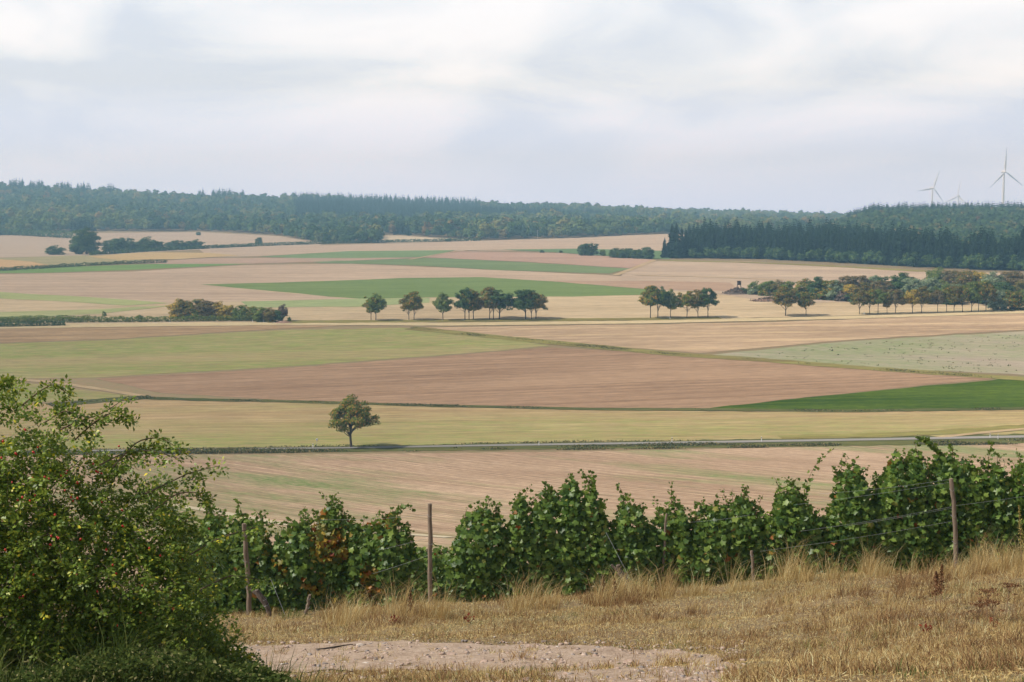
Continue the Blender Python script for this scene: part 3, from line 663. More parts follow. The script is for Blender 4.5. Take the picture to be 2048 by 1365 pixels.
# far clumps on the left
plant('broad_tree', 'big', 0, M_dark, 173, 509, 49, 'big dense dark tree standing alone among far fields', 'tree', None, 1.2)
for k, (px, rw, h, wr, lab) in enumerate([
 (111, 509, 17, 1.5, 'small round tree left of the big dark tree'), (222, 502, 20, 1.1, 'left tree of the clump right of the big dark tree'), (237, 503, 27, .95, 'pointed tallest tree of the far clump'),
 (258, 501, 24, .8, 'slim rounded tree in the middle of the far clump'), (277, 501, 17, 1.3, 'low tree in the middle of the far clump'), (296, 501, 25, 1.1, 'wide rounded tree of the far clump'),
 (314, 501, 17, 1.2, 'low tree at the right end of the far clump'), (340, 498, 14, 1.3, 'first low tree of the clump beside the far hedge'), (356, 498, 17, 1.2, 'second low tree of the clump beside the far hedge'),
 (376, 497.5, 15, 1.3, 'third low tree of the clump beside the far hedge'), (394, 497, 17, 1.0, 'last low tree of the clump beside the far hedge')]):
    plant('field_tree', 'wood', k % 5, M_dark, px, rw + 1, h * 1.12, lab, 'tree', 'hazy trees of the far left clumps', wr * 1.35)
plant('shrub', 'wood', 3, M_dark, 397, 471, 7, 'tiny dark bush in the far mauve field', 'shrub', None, 1.6)
plant('field_tree', 'wood', 1, M_dark, 517, 489, 14, 'small rounded tree alone in the far mauve field', 'tree', None, 1.1)
# centre right clumps
for k, (px, rw, h, wr, lab) in enumerate([
 (1168, 511, 23, .85, 'left tree of the dark pair in the far crop wedge'), (1182, 511, 23, .85, 'right tree of the dark pair in the far crop wedge'),
 (1229, 515, 18, 1.0, 'first tree of the dark hedge left of the spruce wood'), (1244, 516, 17, 1.1, 'second tree of the dark hedge left of the spruce wood'), (1260, 516, 18, 1.0, 'third tree of the dark hedge left of the spruce wood'),
 (1276, 517, 18, 1.1, 'fourth tree of the dark hedge left of the spruce wood'), (1294, 517.5, 22, 1.0, 'last and tallest tree of the dark hedge left of the spruce wood')]):
    plant('field_tree', 'wood', (k + 2) % 5, M_dark, px, rw + 1, h * 1.15, lab, 'tree', 'dark trees on the far field margin', wr * 1.25)
plant('shrub', 'wood', 2, M_green, 1206, 512, 13, 'small green bush between the dark pair and the dark hedge', 'shrub')
plant('shrub', 'wood', 4, M_dark, 1084, 506, 6, 'tiny dark bush on the far crop wedge', 'shrub', None, 1.6)
plant('shrub', 'wood', 1, M_dark, 1122, 506, 5, 'tinier bush left of the dark pair', 'shrub', None, 1.5)
plant('shrub', 'wood', 0, M_dark, 898, 484, 8, 'hazy bush by the pale clearing', 'shrub', None, 1.5)

# ------------------------------------------------------------ spruces
def make_spruce(seed, H=22, W=7, tiers=20, per=11, dens=1.0):
    r = np.random.default_rng(seed); mc = MB(); V = []
    for i in range(tiers):
        f = i / (tiers - 1); z = H * (.07 + .9 * f); R_ = W / 2 * ((1 - f) ** .68 * .93 + .07) * r.uniform(.75, 1.2)
        n = max(4, int(per * (1 - f * .6) * dens)); a0 = r.uniform(0, 6.28)
        for j in range(n):
            a = a0 + 6.283 * j / n + r.normal() * .2; R2 = R_ * r.uniform(.7, 1.2); d = np.array([math.cos(a), math.sin(a), 0]); s = np.array([-d[1], d[0], 0])
            dr = R2 * r.uniform(.22, .42); base = np.array([0, 0, z]); hw = R2 * .22 + .22
            tip = base + d * R2 + [0, 0, -dr]; m = base + d * R2 * .55 + [0, 0, -dr * .3]
            V.append([base, m - s * hw + [0, 0, -hw * .7], tip, m + s * hw + [0, 0, -hw * .7]])
            V.append([base + [0, 0, .3], m - s * hw * .6 + d * .2 + [0, 0, -hw * 1.3], tip + [0, 0, -.5] + s * .3, m + s * hw * .9 + [0, 0, .15]])
    V = np.array(V) + r.normal(size=(len(V), 4, 3)) * .07; mc.add(V, np.arange(4 * len(V)).reshape(-1, 4))
    mt = MB(); tube(mt, [[0, 0, -.5], [0, 0, H * .5], [0, 0, H * .99]], [.26, .16, .04], 5)
    return mt.mesh('trunk', True), mc.mesh('crown')
M_spruce = leaf_mat('spruce_needles', [(0, (0.016, 0.038, 0.022)), (.7, (0.032, 0.064, 0.032)), (1, (0.058, 0.093, 0.045))], .1)
_spr = []
for k in range(5):
    t, c = make_spruce(300 + k, 22, [9.6, 10.6, 9, 11, 9.8][k], 22, 13); t.materials.append(M_bark); c.materials.append(M_spruce); _spr.append((t, c))
def spruce(px, D, s, label, group=None, sx=1.0):
    b = ground_at(px, D); root = empty('spruce_tree', (b.x, b.y, b.z - .1), random.uniform(0, 6.28)); root.scale = (s * sx, s * sx, s)
    t, c = _spr[random.randrange(5)]; link_mesh('trunk', t, root); link_mesh('crown', c, root); return tag(root, label, 'tree', group)
spruce(1329, 950, .60, 'leftmost small spruce of the isolated spruce clump'); spruce(1344, 955, 1.0, 'tall left spruce of the isolated spruce clump', None, 1.15)
spruce(1352, 945, 1.04, 'tallest spruce of the isolated spruce clump', None, 1.1); spruce(1363, 950, .9, 'right spruce of the isolated spruce clump'); spruce(1371, 960, .86, 'slim spruce between the isolated clump and the plantation edge')
PF_PX = [1330, 1500, 1700, 1850, 2048, 2400]; PF_D = [952, 940, 872, 815, 780, 740]
for k in range(70):
    px = 1378 + k * 10.2 + random.uniform(-3, 3); D = np.interp(px, PF_PX, PF_D) + random.uniform(0, 9)
    spruce(px, D, random.uniform(.62, 1.0) * np.interp(px, [1370, 1430, 1900, 2100], [.84, 1.0, .95, .9]), 'tall dark spruce in the dense front edge of the plantation on the right', 'spruces in the front edge of the plantation')

# ------------------------------------------------------------ distant woods (uncountable): points carrying tree meshes
M_farleaf = leaf_mat('distant_foliage', [(0, (0.048, 0.095, 0.037)), (1, (0.121, 0.181, 0.065))], .15,
    obj_cols=[(0, (.03, .07, .03)), (.45, (.055, .11, .038)), (.8, (.10, .15, .05)), (.92, (.17, .17, .055)), (.975, (.24, .18, .06)), (1, (.24, .13, .06))], obj_amt=.7)
M_farneedle = leaf_mat('distant_needles', [(0, (0.013, 0.035, 0.022)), (1, (0.038, 0.072, 0.038))], 0)
def far_broad(seed):
    r = np.random.default_rng(seed); P, Nn, c = crown_pts(r, 13, 11.5, .5, 13, 26, 2.6, .7, 'dome', .25)
    mc = MB(); cards(mc, P, Nn, 1.7, 1.25, r, .1); return mc.mesh('crown')
def proto(me, mat, name): me.materials.append(mat); return bpy.data.objects.new(name, me)
PR_B = [proto(far_broad(400 + k), M_farleaf, 'broadleaf_crown') for k in range(4)]
def far_spr(seed):
    t, c = make_spruce(seed, 16, 7.6, 9, 8); return c
PR_C = [proto(far_spr(420 + k), M_farneedle, 'conifer_crown') for k in range(3)]
PR_S = [proto(make_spruce(440 + k, [19, 22, 20.5][k], 10, 16, 11)[1], M_spruce, 'spruce_crown') for k in range(3)]
def scatter(name, P, sc_, protos, label, cat='forest'):
    n = len(P); me = bpy.data.meshes.new(name); me.vertices.add(n); me.vertices.foreach_set('co', np.asarray(P, np.float32).ravel())
    a = me.attributes.new('sz', 'FLOAT', 'POINT'); a.data.foreach_set('value', np.asarray(sc_, np.float32))
    a = me.attributes.new('rz', 'FLOAT', 'POINT'); a.data.foreach_set('value', rng.uniform(0, 6.28, n).astype(np.float32))
    a = me.attributes.new('ix', 'INT', 'POINT'); a.data.foreach_set('value', rng.integers(0, len(protos), n).astype(np.int32))
    o = bpy.data.objects.new(name, me); C.objects.link(o)
    ng = bpy.data.node_groups.new(name, 'GeometryNodeTree'); ng.interface.new_socket('Geometry', in_out='INPUT', socket_type='NodeSocketGeometry'); ng.interface.new_socket('Geometry', in_out='OUTPUT', socket_type='NodeSocketGeometry')
    gi = ng.nodes.new('NodeGroupInput'); go = ng.nodes.new('NodeGroupOutput'); ip = ng.nodes.new('GeometryNodeInstanceOnPoints'); g2 = ng.nodes.new('GeometryNodeGeometryToInstance')
    for p in reversed(protos):
        oi = ng.nodes.new('GeometryNodeObjectInfo'); oi.inputs['Object'].default_value = p; ng.links.new(oi.outputs['Geometry'], g2.inputs[0])
    def att(nm, ty):
        q = ng.nodes.new('GeometryNodeInputNamedAttribute'); q.data_type = ty; q.inputs['Name'].default_value = nm; return q.outputs['Attribute']
    ng.links.new(gi.outputs[0], ip.inputs['Points']); ng.links.new(g2.outputs[0], ip.inputs['Instance']); ip.inputs['Pick Instance'].default_value = True
    ng.links.new(att('ix', 'INT'), ip.inputs['Instance Index']); ng.links.new(att('sz', 'FLOAT'), ip.inputs['Scale'])
    cx = ng.nodes.new('ShaderNodeCombineXYZ'); ng.links.new(att('rz', 'FLOAT'), cx.inputs['Z']); ng.links.new(cx.outputs[0], ip.inputs['Rotation'])
    ng.links.new(ip.outputs[0], go.inputs[0]); md = o.modifiers.new('scatter', 'NODES'); md.node_group = ng
    return tag(o, label, cat, kind='stuff')
def pxof(x, y): return CX + 3000 * x / y
# hill forest
def grid_pts(y0, y1, sp, pxa, pxb):
    out = []
    y = y0
    while y < y1:
        s = sp * (1 + max(0, y - 1600) / 2600)
        xs = np.arange((pxa - CX) / 3000 * y, (pxb - CX) / 3000 * y, s); out.append(np.stack([xs + rng.uniform(-.42, .42, len(xs)) * s, y + rng.uniform(-.42, .42, len(xs)) * s], 1)); y += s
    return np.concatenate(out)
G = grid_pts(1300, 3500, 8.2, -330, 2380); px = pxof(G[:, 0], G[:, 1])
fr_px = np.array([-420, 0, 150, 400, 560, 640, 700, 758, 764, 960, 1100, 1340, 1480, 2400]); fr_row = np.array([474, 472, 467, 464, 472, 487, 487.5, 487, 469, 481, 478, 468, 470, 470])
_D4 = np.linspace(1200, 1900, 80); _zz = terrain(0 * _D4, _D4); _rows = CY + FPX * np.tan(np.arctan(-_zz / _D4) - PITCH)
frD = np.interp(-fr_row, -_rows, _D4)
pxs = np.arange(-420, 2400, 20)
G_D = np.interp(px, fr_px, frD)
Ds = np.interp(px, [0, 1000, 1700, 2300], [2600, 2900, 3300, 3300])
ok = (G[:, 1] > G_D + 4 * (vnoise(px / 8., px * 0, 3))) & (G[:, 1] < Ds + 120) & ~((px > 1640) & (G[:, 1] > 1000) & (G[:, 1] < 2300))
G = G[ok]; px = px[ok]; Z = terrain(G[:, 0], G[:, 1]); rows = CY + FPX * np.tan(np.arctan(-Z / G[:, 1]) - PITCH)
Dn = (G[:, 1] / np.interp(px, [0, 1000, 1700, 2300], [2600, 2900, 3300, 3300]))
con = ((px < 245) | ((px > 400) & (px < 492))) & (Dn > .965 + .02 * vnoise(px / 20., px * 0, 4)) & (vnoise(px / 14., px * 0, 14) > .3)
nn = vnoise(px / 90., G[:, 1] / 170., 12)
con |= (px > 590) & (px < 1210) & (rows > 403 + (px - 600) * .028 + 4 * nn) & (rows < np.interp(px, [590, 800, 1000, 1210], [442, 448, 446, 440]) - 5 * nn) & (rows > np.interp(px, [590, 700, 900, 1000, 1210], [402, 402, 408, 424, 434]))
con |= (nn > .80) & (Dn < .9)
con |= (vnoise(px / 5., G[:, 1] / 30., 22) > .965)
P3 = np.column_stack([G, Z - .3])
M_paleleaf = leaf_mat('pale_distant_foliage', [(0, (.07, .11, .04)), (1, (.13, .18, .065))], .15, obj_cols=[(0, (.08, .13, .05)), (.5, (.13, .19, .065)), (.8, (.20, .23, .08)), (.93, (.30, .25, .09)), (1, (.34, .20, .09))], obj_amt=.7)
PR_L = [proto(far_broad(410 + k), M_paleleaf, 'pale_broadleaf_crown') for k in range(4)]
big_ = vnoise(px / 130., G[:, 1] / 230., 51) * .6 + vnoise(px / 45., G[:, 1] / 90., 52) * .4 + .12 * (rng.random(len(px)) - .5)
pale = ~con & (big_ > np.interp(px, [-300, 700, 1000, 1700], [.60, .56, .46, .42])); rest = ~con & ~pale
szv = lambda m: rng.uniform(.6, 1.15, m.sum()) * (.85 + .4 * (rng.random(m.sum()) > .85)) * np.where(Dn[m] > .97, .95, 1)
scatter('mixed_forest', P3[rest], szv(rest), PR_B, 'hazy dark green broadleaf forest covering the far hills along the horizon')
scatter('pale_forest', P3[pale], szv(pale), PR_L, 'lighter yellow green stretches of broadleaf forest on the far hills')
scatter('conifer_forest', P3[con], rng.uniform(.55, 1.0, con.sum()) * np.where(Dn[con] > .96, 1.45, 1), PR_C, 'hazy blue green conifer stands among the far hill forest')
# right hand nearer hill and plantation interior
G = grid_pts(740, 2150, 7.2, 1330, 2400); px = pxof(G[:, 0], G[:, 1]); fd = np.interp(px, PF_PX, PF_D)
edge = np.interp(px, [1340, 1640, 1672, 1700, 1760], [1, 1, 1, 2, 3])
farlim = np.where(px < 1640, fd + 150, 2150 - 450 * (1 - S((px - 1660) / 60)))
ok = (G[:, 1] > fd + 6) & (G[:, 1] < farlim) & (px > 1374)
G = G[ok]; px = px[ok]; fd = fd[ok]; Z = terrain(G[:, 0], G[:, 1]); dep = G[:, 1] - fd
P3 = np.column_stack([G, Z - .3])
nn = vnoise(px / 60., G[:, 1] / 90., 31)
hv = .72 + .45 * vnoise(px / 11., G[:, 1] / 25., 33)
isS = dep < np.interp(px, [1370, 1640, 1760, 1950, 2400], [400, 260, 120, 50, 30]) + 60 * (nn - .5)
top = (G[:, 1] > 1560 + 60 * nn) & (px > 1690)
thin = top & (rng.random(len(px)) < .55)
scatter('spruce_plantation', P3[isS], rng.uniform(.85, 1.08, isS.sum()) * hv[isS], PR_S, 'dense dark spruce plantation behind its front edge on the right')
scatter('hilltop_conifers', P3[top & ~thin], rng.uniform(.8, 1.3, (top & ~thin).sum()), PR_C, 'dark conifers crowning the nearer wooded hill below the wind turbines')
bl = ~isS & (~top | (thin & (rng.random(len(px)) < .6)))
scatter('hill_forest', P3[bl], rng.uniform(.75, 1.15, bl.sum()), PR_B, 'dark green mixed forest on the nearer hill at the right')
# shrubby hem along the plantation
n = 230; px = rng.uniform(1372, 2380, n); D = np.interp(px, PF_PX, PF_D) - rng.uniform(1, 9, n)
q = np.array([ground_at(a, b) for a, b in zip(px, D)])
PR_H = [proto(far_broad(470 + k), M_dark, 'hem_shrub') for k in range(3)]
scatter('forest_hem', q, rng.uniform(.28, .66, n), PR_H, 'low dark broadleaf shrubs hemming the foot of the spruce plantation', 'undergrowth')
# row of low trees at far left under the hill
# ------------------------------------------------------------ hedges and vineyard strips in the valley
def leaf_hedge(name, P, H, Wd, mat, n, card, label, cat, stem=None):
    seg = np.linalg.norm(np.diff(P, axis=0), axis=1); cs = np.concatenate([[0], np.cumsum(seg)]); mid = P[len(P) // 2]; o = np.array([mid[0], mid[1], gz(*mid)])
    t = rng.uniform(0, cs[-1], n); x = np.interp(t, cs, P[:, 0]); y = np.interp(t, cs, P[:, 1]); d = unit(P[-1] - P[0]); nr = np.array([-d[1], d[0]])
    th = rng.uniform(0, 6.28, n); rr = rng.uniform(.7, 1.05, n); u = np.cos(th) * rr; v = np.sin(th) * rr
    hh = H * (.8 + .35 * vnoise(t / 1.7, t * 0, 6))
    q = np.stack([x + nr[0] * u * Wd / 2, y + nr[1] * u * Wd / 2, terrain(x, y) + hh * (.55 + .47 * v)], 1)
    nm = np.stack([nr[0] * u, nr[1] * u, v], 1) + .5 * rng.normal(size=(n, 3)) + [0, 0, .3]
    mb = MB(); cards(mb, q - o, nm, card, 1.2, rng, .1); root = empty(name, o)
    mb.build('foliage', mat, root); ms = MB()
    for s in np.arange(1, cs[-1], 2.5 if H < 3 else 6):
        px_, py_ = np.interp(s, cs, P[:, 0]), np.interp(s, cs, P[:, 1]); z = gz(px_, py_)
        tube(ms, np.array([[px_, py_, z - .2], [px_ + .05, py_, z + H * .6]]) - o, [.06, .05], 4)
    ms.build('stem', M_bark, root); return tag(root, label, cat)
leaf_hedge('vineyard_row', line_world([(-200, 647.5), (0, 646.5), (250, 645), (400, 643.5), (511, 642.5)], 30), 1.9, 1.2, M_green, 9000, .34, 'long clipped green vine row running to the autumn copse', 'vineyard row')
leaf_hedge('vineyard_row', line_world([(-200, 656), (0, 655), (131, 652)], 30), 1.7, 1.2, M_dark, 4000, .34, 'short darker vine row in front at the left edge', 'vineyard row')
leaf_hedge('vineyard_row', line_world([(-200, 643.5), (0, 643), (180, 641)], 30), 1.7, 1.2, M_green, 4000, .34, 'vine row behind the long one at the left edge', 'vineyard row')
leaf_hedge('vineyard_row', line_world([(-200, 550), (0, 543), (100, 537), (220, 530), (334, 526)], 20), 2.0, 1.8, M_dark, 5000, .5, 'far dark vine row in the left middle distance', 'vineyard row')
leaf_hedge('hedge', line_world([(180, 511), (300, 504), (400, 498.5), (520, 493), (650, 488.5), (760, 486), (960, 482)], 20), 2.6, 3, M_dark, 7000, .9, 'long thin dark hedge crossing the far fields', 'hedge')
leaf_hedge('tree_belt', line_world([(-200, 468), (0, 470), (80, 474), (150, 478)], 20), 7, 8, M_dark, 3500, 1.3, 'low dark tree belt under the left wooded hill', 'tree belt')

# ------------------------------------------------------------ wind turbines on the hill behind
M_white = solid_mat('white_paint', (.60, .61, .63), (.68, .68, .69), 2, .5, bump=0)
M_grey = solid_mat('grey_metal', (.30, .31, .32), (.42, .43, .44), 4, .5, bump=0)
def turbine(px, row, D, blades, Lb, yaw, hub_h, label):
    hub = at(px, row, D); gz0 = gz(hub.x, hub.y) ; base = Vector((hub.x, hub.y, min(gz0, hub.z - hub_h * .98))); root = empty('wind_turbine', base); h = hub.z - base.z
    mb = MB(); zs = np.linspace(-2, h - 1.5, 12); tube(mb, [[0, 0, z] for z in zs], np.linspace(2.9, 1.5, 12), 16); mb.build('tower', M_white, root, True)
    ca, sa = math.cos(yaw), math.sin(yaw)
    def rot(v): v = np.asarray(v, float); return np.stack([v[..., 0] * ca - v[..., 1] * sa, v[..., 0] * sa + v[..., 1] * ca, v[..., 2] + h], -1)
    mb = MB(); tube(mb, rot([[0, -3.5, 0], [0, -2, .2], [0, 2, .3], [0, 7, .3], [0, 8.5, .2]]), [1.2, 2.1, 2.3, 2.0, 1.2], 12); mb.build('nacelle', M_white, root, True)
    mb = MB(); tube(mb, rot([[0, -3.2, 0], [0, -4.6, 0], [0, -5.6, 0], [0, -6.2, 0]]), [1.6, 1.7, 1.1, .3], 12); hb = mb.build('hub', M_white, root, True)
    for a in blades:
        a = R(a); d = np.array([math.cos(a), 0, math.sin(a)]); t = np.array([-math.sin(a), 0, math.cos(a)]); s = np.linspace(0, 1, 12)
        ch = np.interp(s, [0, .06, .2, .6, 1], [1.8, 2.2, 4.0, 2.2, .5]); thk = np.interp(s, [0, .06, .2, 1], [1.7, 1.3, .8, .12]); tw = np.interp(s, [0, 1], [.5, .05])
        ring = []
        for si, c, k, w_ in zip(s, ch, thk, tw):
            for u, v in [(-.35, 0), (-.1, .5), (.3, .35), (.65, 0), (.3, -.3), (-.1, -.5)]:
                p = d * (1.2 + si * Lb) + (t * math.cos(w_) + np.array([0, 1, 0]) * math.sin(w_)) * u * c + np.array([0, 1, 0]) * v * k + np.array([0, -4.6 - si * 1.2, 0]); ring.append(p)
        mb = MB(); f = [[i * 6 + j, i * 6 + (j + 1) % 6, i * 6 + 6 + (j + 1) % 6, i * 6 + 6 + j] for i in range(11) for j in range(6)]; mb.add(rot(ring), f); mb.add(rot(ring[-6:]), [[0, 1, 2, 3], [0, 3, 4, 5]])
        mb.build('blade', M_white, root, True)
    return tag(root, label, 'wind turbine', 'wind turbines on the horizon')
turbine(2008, 344, 2950, [89, -35, -137], 46.5, R(14), 110, 'largest white wind turbine nearest the right edge above the woods')
turbine(1865, 377, 3550, [70, 188, -50], 45, R(20), 110, 'left white wind turbine of the three on the horizon')
turbine(1917, 393, 4100, [80, 205, -40], 43.5, R(-40), 105, 'smallest and faintest wind turbine between the two larger ones')

# ------------------------------------------------------------ things along the road and in the fields
M_band = solid_mat('black_paint', (.02, .02, .02), (.03, .03, .03), 4, .5, bump=0)
M_refl = solid_mat('orange_red_reflector', (.5, .08, .03), (.6, .1, .04), 4, .3, bump=0)
def delineator(px, row, h, label):
    b = hit(px, row); root = empty('marker_post', b); mb = MB()
    tube(mb, [[0, 0, -.1], [0, 0, h * .97], [0, 0, h]], [.075, .07, .02], 8); mb.build('post', M_white, root)
    mb = MB(); tube(mb, [[0, 0, h * .72], [0, 0, h * .88]], [.082, .082], 8); mb.build('band', M_band, root)
    mb = MB(); tube(mb, [[0, -.085, h * .77], [0, -.085, h * .84]], [.02, .02], 6); mb.build('reflector', M_refl, root)
    return tag(root, label, 'marker post', 'roadside marker posts')
for px, row, h, lab in [(626, 897, 1.0, 'white marker post left of the lone tree on the roadside'), (1078, 892, 1.0, 'white marker post at the road right of the lone tree'),
        (1344, 888, 1.35, 'tall black banded marker post near the middle of the road'), (1523, 884.5, 1.1, 'marker post behind the right part of the road'),
        (1980, 877, 1.1, 'left one of the two close marker posts at the side track'), (1996, 879, 1.1, 'right one of the two close marker posts at the side track'),
        (505, 645.5, 1.1, 'tiny marker post at the end of the vineyard strip'), (527, 645.5, 1.1, 'tiny marker post in front of the copse'),
        (340, 647, 1.1, 'tiny white post in front of the vine row'), (1340, 639.5, 1.0, 'tiny white post under the slender light green tree'), (1728, 629.5, 1.0, 'tiny white post in the right hand tree row')]:
    delineator(px, row, h, lab)
# small road sign
b = hit(634, 895); root = empty('road_sign', b); mb = MB(); tube(mb, [[0, 0, -.1], [0, 0, 1.7]], [.03, .03], 6); mb.build('pole', M_grey, root)
mb = MB(); tube(mb, [[0, .02, 1.55], [0, -.02, 1.55]], [.24, .24], 14); mb.build('sign_plate', M_white, root); tag(root, 'small round white sign beside the road left of the lone tree', 'sign')

# brush mound with hunting stand
M_wood = solid_mat('weathered_wood', (.12, .085, .06), (.28, .215, .16), 5, .9, (7, 7, .8), .5)
M_darkwood = solid_mat('dark_boards', (.035, .022, .018), (.09, .055, .045), 5, .9, (7, 7, .8), .4)
M_heap = solid_mat('reddish_earth', (.17, .10, .07), (.34, .22, .16), 2, .95)
M_brushsoil = solid_mat('dark_brushy_soil', (.06, .045, .035), (.15, .115, .085), 2, .95)
def heap(px, row, wpx, hpx, mat, label, name, depth=.7, cat='earth heap', brush=0):
    b = hit(px, row); s = b.y / FPX; W_, H_ = wpx * s / 2, hpx * s; n, m = 22, 8; r = np.random.default_rng(int(px)); V = []
    for i in range(m + 1):
        f = i / m
        for j in range(n):
            a = 6.283 * j / n; k = (1 - f) * (1 + .16 * math.sin(3 * a + 1) + .10 * r.normal()); V.append([math.cos(a) * W_ * k, math.sin(a) * W_ * depth * k, H_ * (1 - (1 - f) ** 1.6) * (.9 + .2 * r.random()) - .1])
    mb = MB(); mb.add(V, [[i * n + j, i * n + (j + 1) % n, (i + 1) * n + (j + 1) % n, (i + 1) * n + j] for i in range(m) for j in range(n)])
    root = empty(name, b); mb.build('mound', mat, root, True)
    if brush:
        V = np.array(V); q = V[r.integers(0, len(V), brush)] + r.normal(size=(brush, 3)) * [.35, .3, .15] + [0, 0, .1]; c = MB(); cards(c, q, r.normal(size=(brush, 3)) + [0, -.3, .5], .32, 2.4, r); c.build('brush', M_twig, root)
    return tag(root, label, cat)
heap(1474, 588.5, 60, 11, M_brushsoil, 'dark brush covered earth mound at the left tip of the mixed wood', 'brush_mound', .6, 'earth mound', 700)
heap(1540, 603, 90, 7, M_heap, 'long low earth bank along the wood edge', 'earth_bank', .3, 'earth bank', 500)
heap(566, 646.5, 44, 5, M_heap, 'low reddish soil heap right of the autumn copse', 'soil_heap', .5)
b = hit(1478, 588); s = b.y / FPX; b.z += 5 * s; root = empty('hunting_stand', b); hz = 21 * s
def box(mb, c, d): c = np.array(c, float); d = np.array(d, float) / 2; v = [[c[0] + a * d[0], c[1] + b_ * d[1], c[2] + e_ * d[2]] for a in (-1, 1) for b_ in (-1, 1) for e_ in (-1, 1)]; mb.add(v, [[0, 1, 3, 2], [4, 6, 7, 5], [0, 4, 5, 1], [2, 3, 7, 6], [0, 2, 6, 4], [1, 5, 7, 3]])
for sx_ in (-1, 1):
    for sy_ in (-1, 1):
        mb = MB(); tube(mb, [[sx_ * 1.0, sy_ * 1.0, -.2], [sx_ * .62, sy_ * .62, hz - 1.6]], [.09, .08], 5); mb.build('leg', M_darkwood, root)
mb = MB(); zc = hz - 1.6
box(mb, [0, 0, zc], [1.5, 1.5, .1]); box(mb, [0, -.7, zc + .45], [1.4, .05, .8]); box(mb, [0, .7, zc + .7], [1.4, .05, 1.3]); box(mb, [-.7, 0, zc + .45], [.05, 1.34, .8]); box(mb, [.7, 0, zc + .45], [.05, 1.34, .8])
for sx_ in (-1, 1):
    for sy_ in (-1, 1): box(mb, [sx_ * .66, sy_ * .64, zc + 1.1], [.1, .1, .5])
mb.build('cabin', M_darkwood, root); mb = MB(); box(mb, [0, 0, zc + 1.45], [1.9, 1.9, .1]); box(mb, [0, 0, zc + 1.53], [1.2, 1.2, .07]); mb.build('roof', M_darkwood, root)
mb = MB(); tube(mb, [[-1.6, -.9, 0], [-.75, -.75, zc]], [.05, .05], 4); tube(mb, [[-1.6, -.4, 0], [-.75, -.3, zc]], [.05, .05], 4)
for k in range(8): f = (k + 1) / 9; tube(mb, [[-1.6 + .85 * f, -.9 + .15 * f, zc * f], [-1.6 + .85 * f, -.4 + .1 * f, zc * f]], [.035, .035], 4)
mb.build('ladder', M_darkwood, root); tag(root, 'small raised wooden hunting stand on the brush mound', 'hunting stand')
b = ground_at(1075, 1405); root = empty('radio_mast', b); mb = MB(); tube(mb, [[0, 0, -.5], [0, 0, 9]], [.22, .12], 6); mb.build('pole', M_grey, root); mb = MB(); box(mb, [0, 0, 8.4], [1.6, .15, .15]); mb.build('crossarm', M_grey, root)
tag(root, 'thin grey pole standing before the far forest edge', 'pole')

# verge growth: low weeds beside road and ditches
M_weed = leaf_mat('verge_weeds', [(0, (0.053, 0.075, 0.027)), (.5, (0.105, 0.128, 0.045)), (.8, (0.225, 0.195, 0.090)), (1, (0.375, 0.285, 0.150))], .15)
def weeds(name, P, w_, n, h, card, label, side=0., mat=M_weed, thr=.35, sc1=.12):
    seg = np.linalg.norm(np.diff(P, axis=0), axis=1); cs = np.concatenate([[0], np.cumsum(seg)]); t = rng.uniform(0, cs[-1], n * 3); o_ = rng.uniform(-.5, .5, n * 3) * w_ + side
    tn = unit(np.gradient(P, axis=0)); nx_ = np.interp(t, cs, -tn[:, 1]); ny_ = np.interp(t, cs, tn[:, 0]); x = np.interp(t, cs, P[:, 0]) + nx_ * o_; y = np.interp(t, cs, P[:, 1]) + ny_ * o_
    d = vnoise(t * sc1, o_ * .3 + 9, 61) * .6 + vnoise(t * sc1 * .2, t * 0 + 3, 62) * .4; k = np.argsort(-(d + .25 * rng.random(len(t))))[:n]; x, y, d = x[k], y[k], d[k]
    z = terrain(x, y); hh = h * np.clip((d - thr) * 2.4, .12, 1) * rng.uniform(0, 1, len(x)); q = np.stack([x, y, z + hh], 1); mb = MB()
    cards(mb, q, rng.normal(size=q.shape) * [1, 1, .6] + [0, 0, .5], card, 1.5, rng); return tag(mb.build(name, mat), label, 'weeds', kind='stuff')
weeds('verge_weeds', P_road, 7, 34000, .6, .22, 'dark weeds and grass on the bank in front of the road', -6.6)
weeds('roadside_weeds', P_road, 1.6, 1800, .6, .2, 'sparse tufts of weeds along the far edge of the road', 3.0, thr=.45, sc1=.06)
weeds('ditch_weeds', P_d1, 2.4, 6000, .3, .22, 'low weeds along the thin ditch line', 0)
weeds('strip_weeds', P_d2, 4.5, 4000, .22, .28, 'low weeds on the diagonal grass strip', 0)
weeds('tuft_weeds', P_d3, 4, 1200, .4, .26, 'weeds on the short grass strip beside the rose bush', 0)

# dark clods and weed tufts dotted over the grey green field
n = 480; pxs_ = rng.uniform(1430, 2200, n); rws_ = rng.uniform(668, 745, n); kk = (rws_ > np.interp(pxs_, [1400, 1700, 2048, 2200], [716, 688, 668, 660])) & (rws_ < np.interp(pxs_, [1400, 1700, 1990, 2200], [712, 731, 750, 760])); kk &= vnoise(pxs_ / 30., rws_ / 6., 44) > .35
q = np.array([hit(a, b_) for a, b_ in zip(pxs_[kk], rws_[kk])]); q = np.repeat(q, 4, 0) + rng.normal(size=(4 * len(q), 3)) * [.35, .35, .08] + [0, 0, .12]; mb = MB(); cards(mb, q, rng.normal(size=q.shape) * [1, 1, .5] + [0, -.3, .4], .26, 1.4, rng)
tag(mb.build('weed_tufts', M_weed), 'small dark weed tufts dotted over the grey green field', 'weeds', kind='stuff')

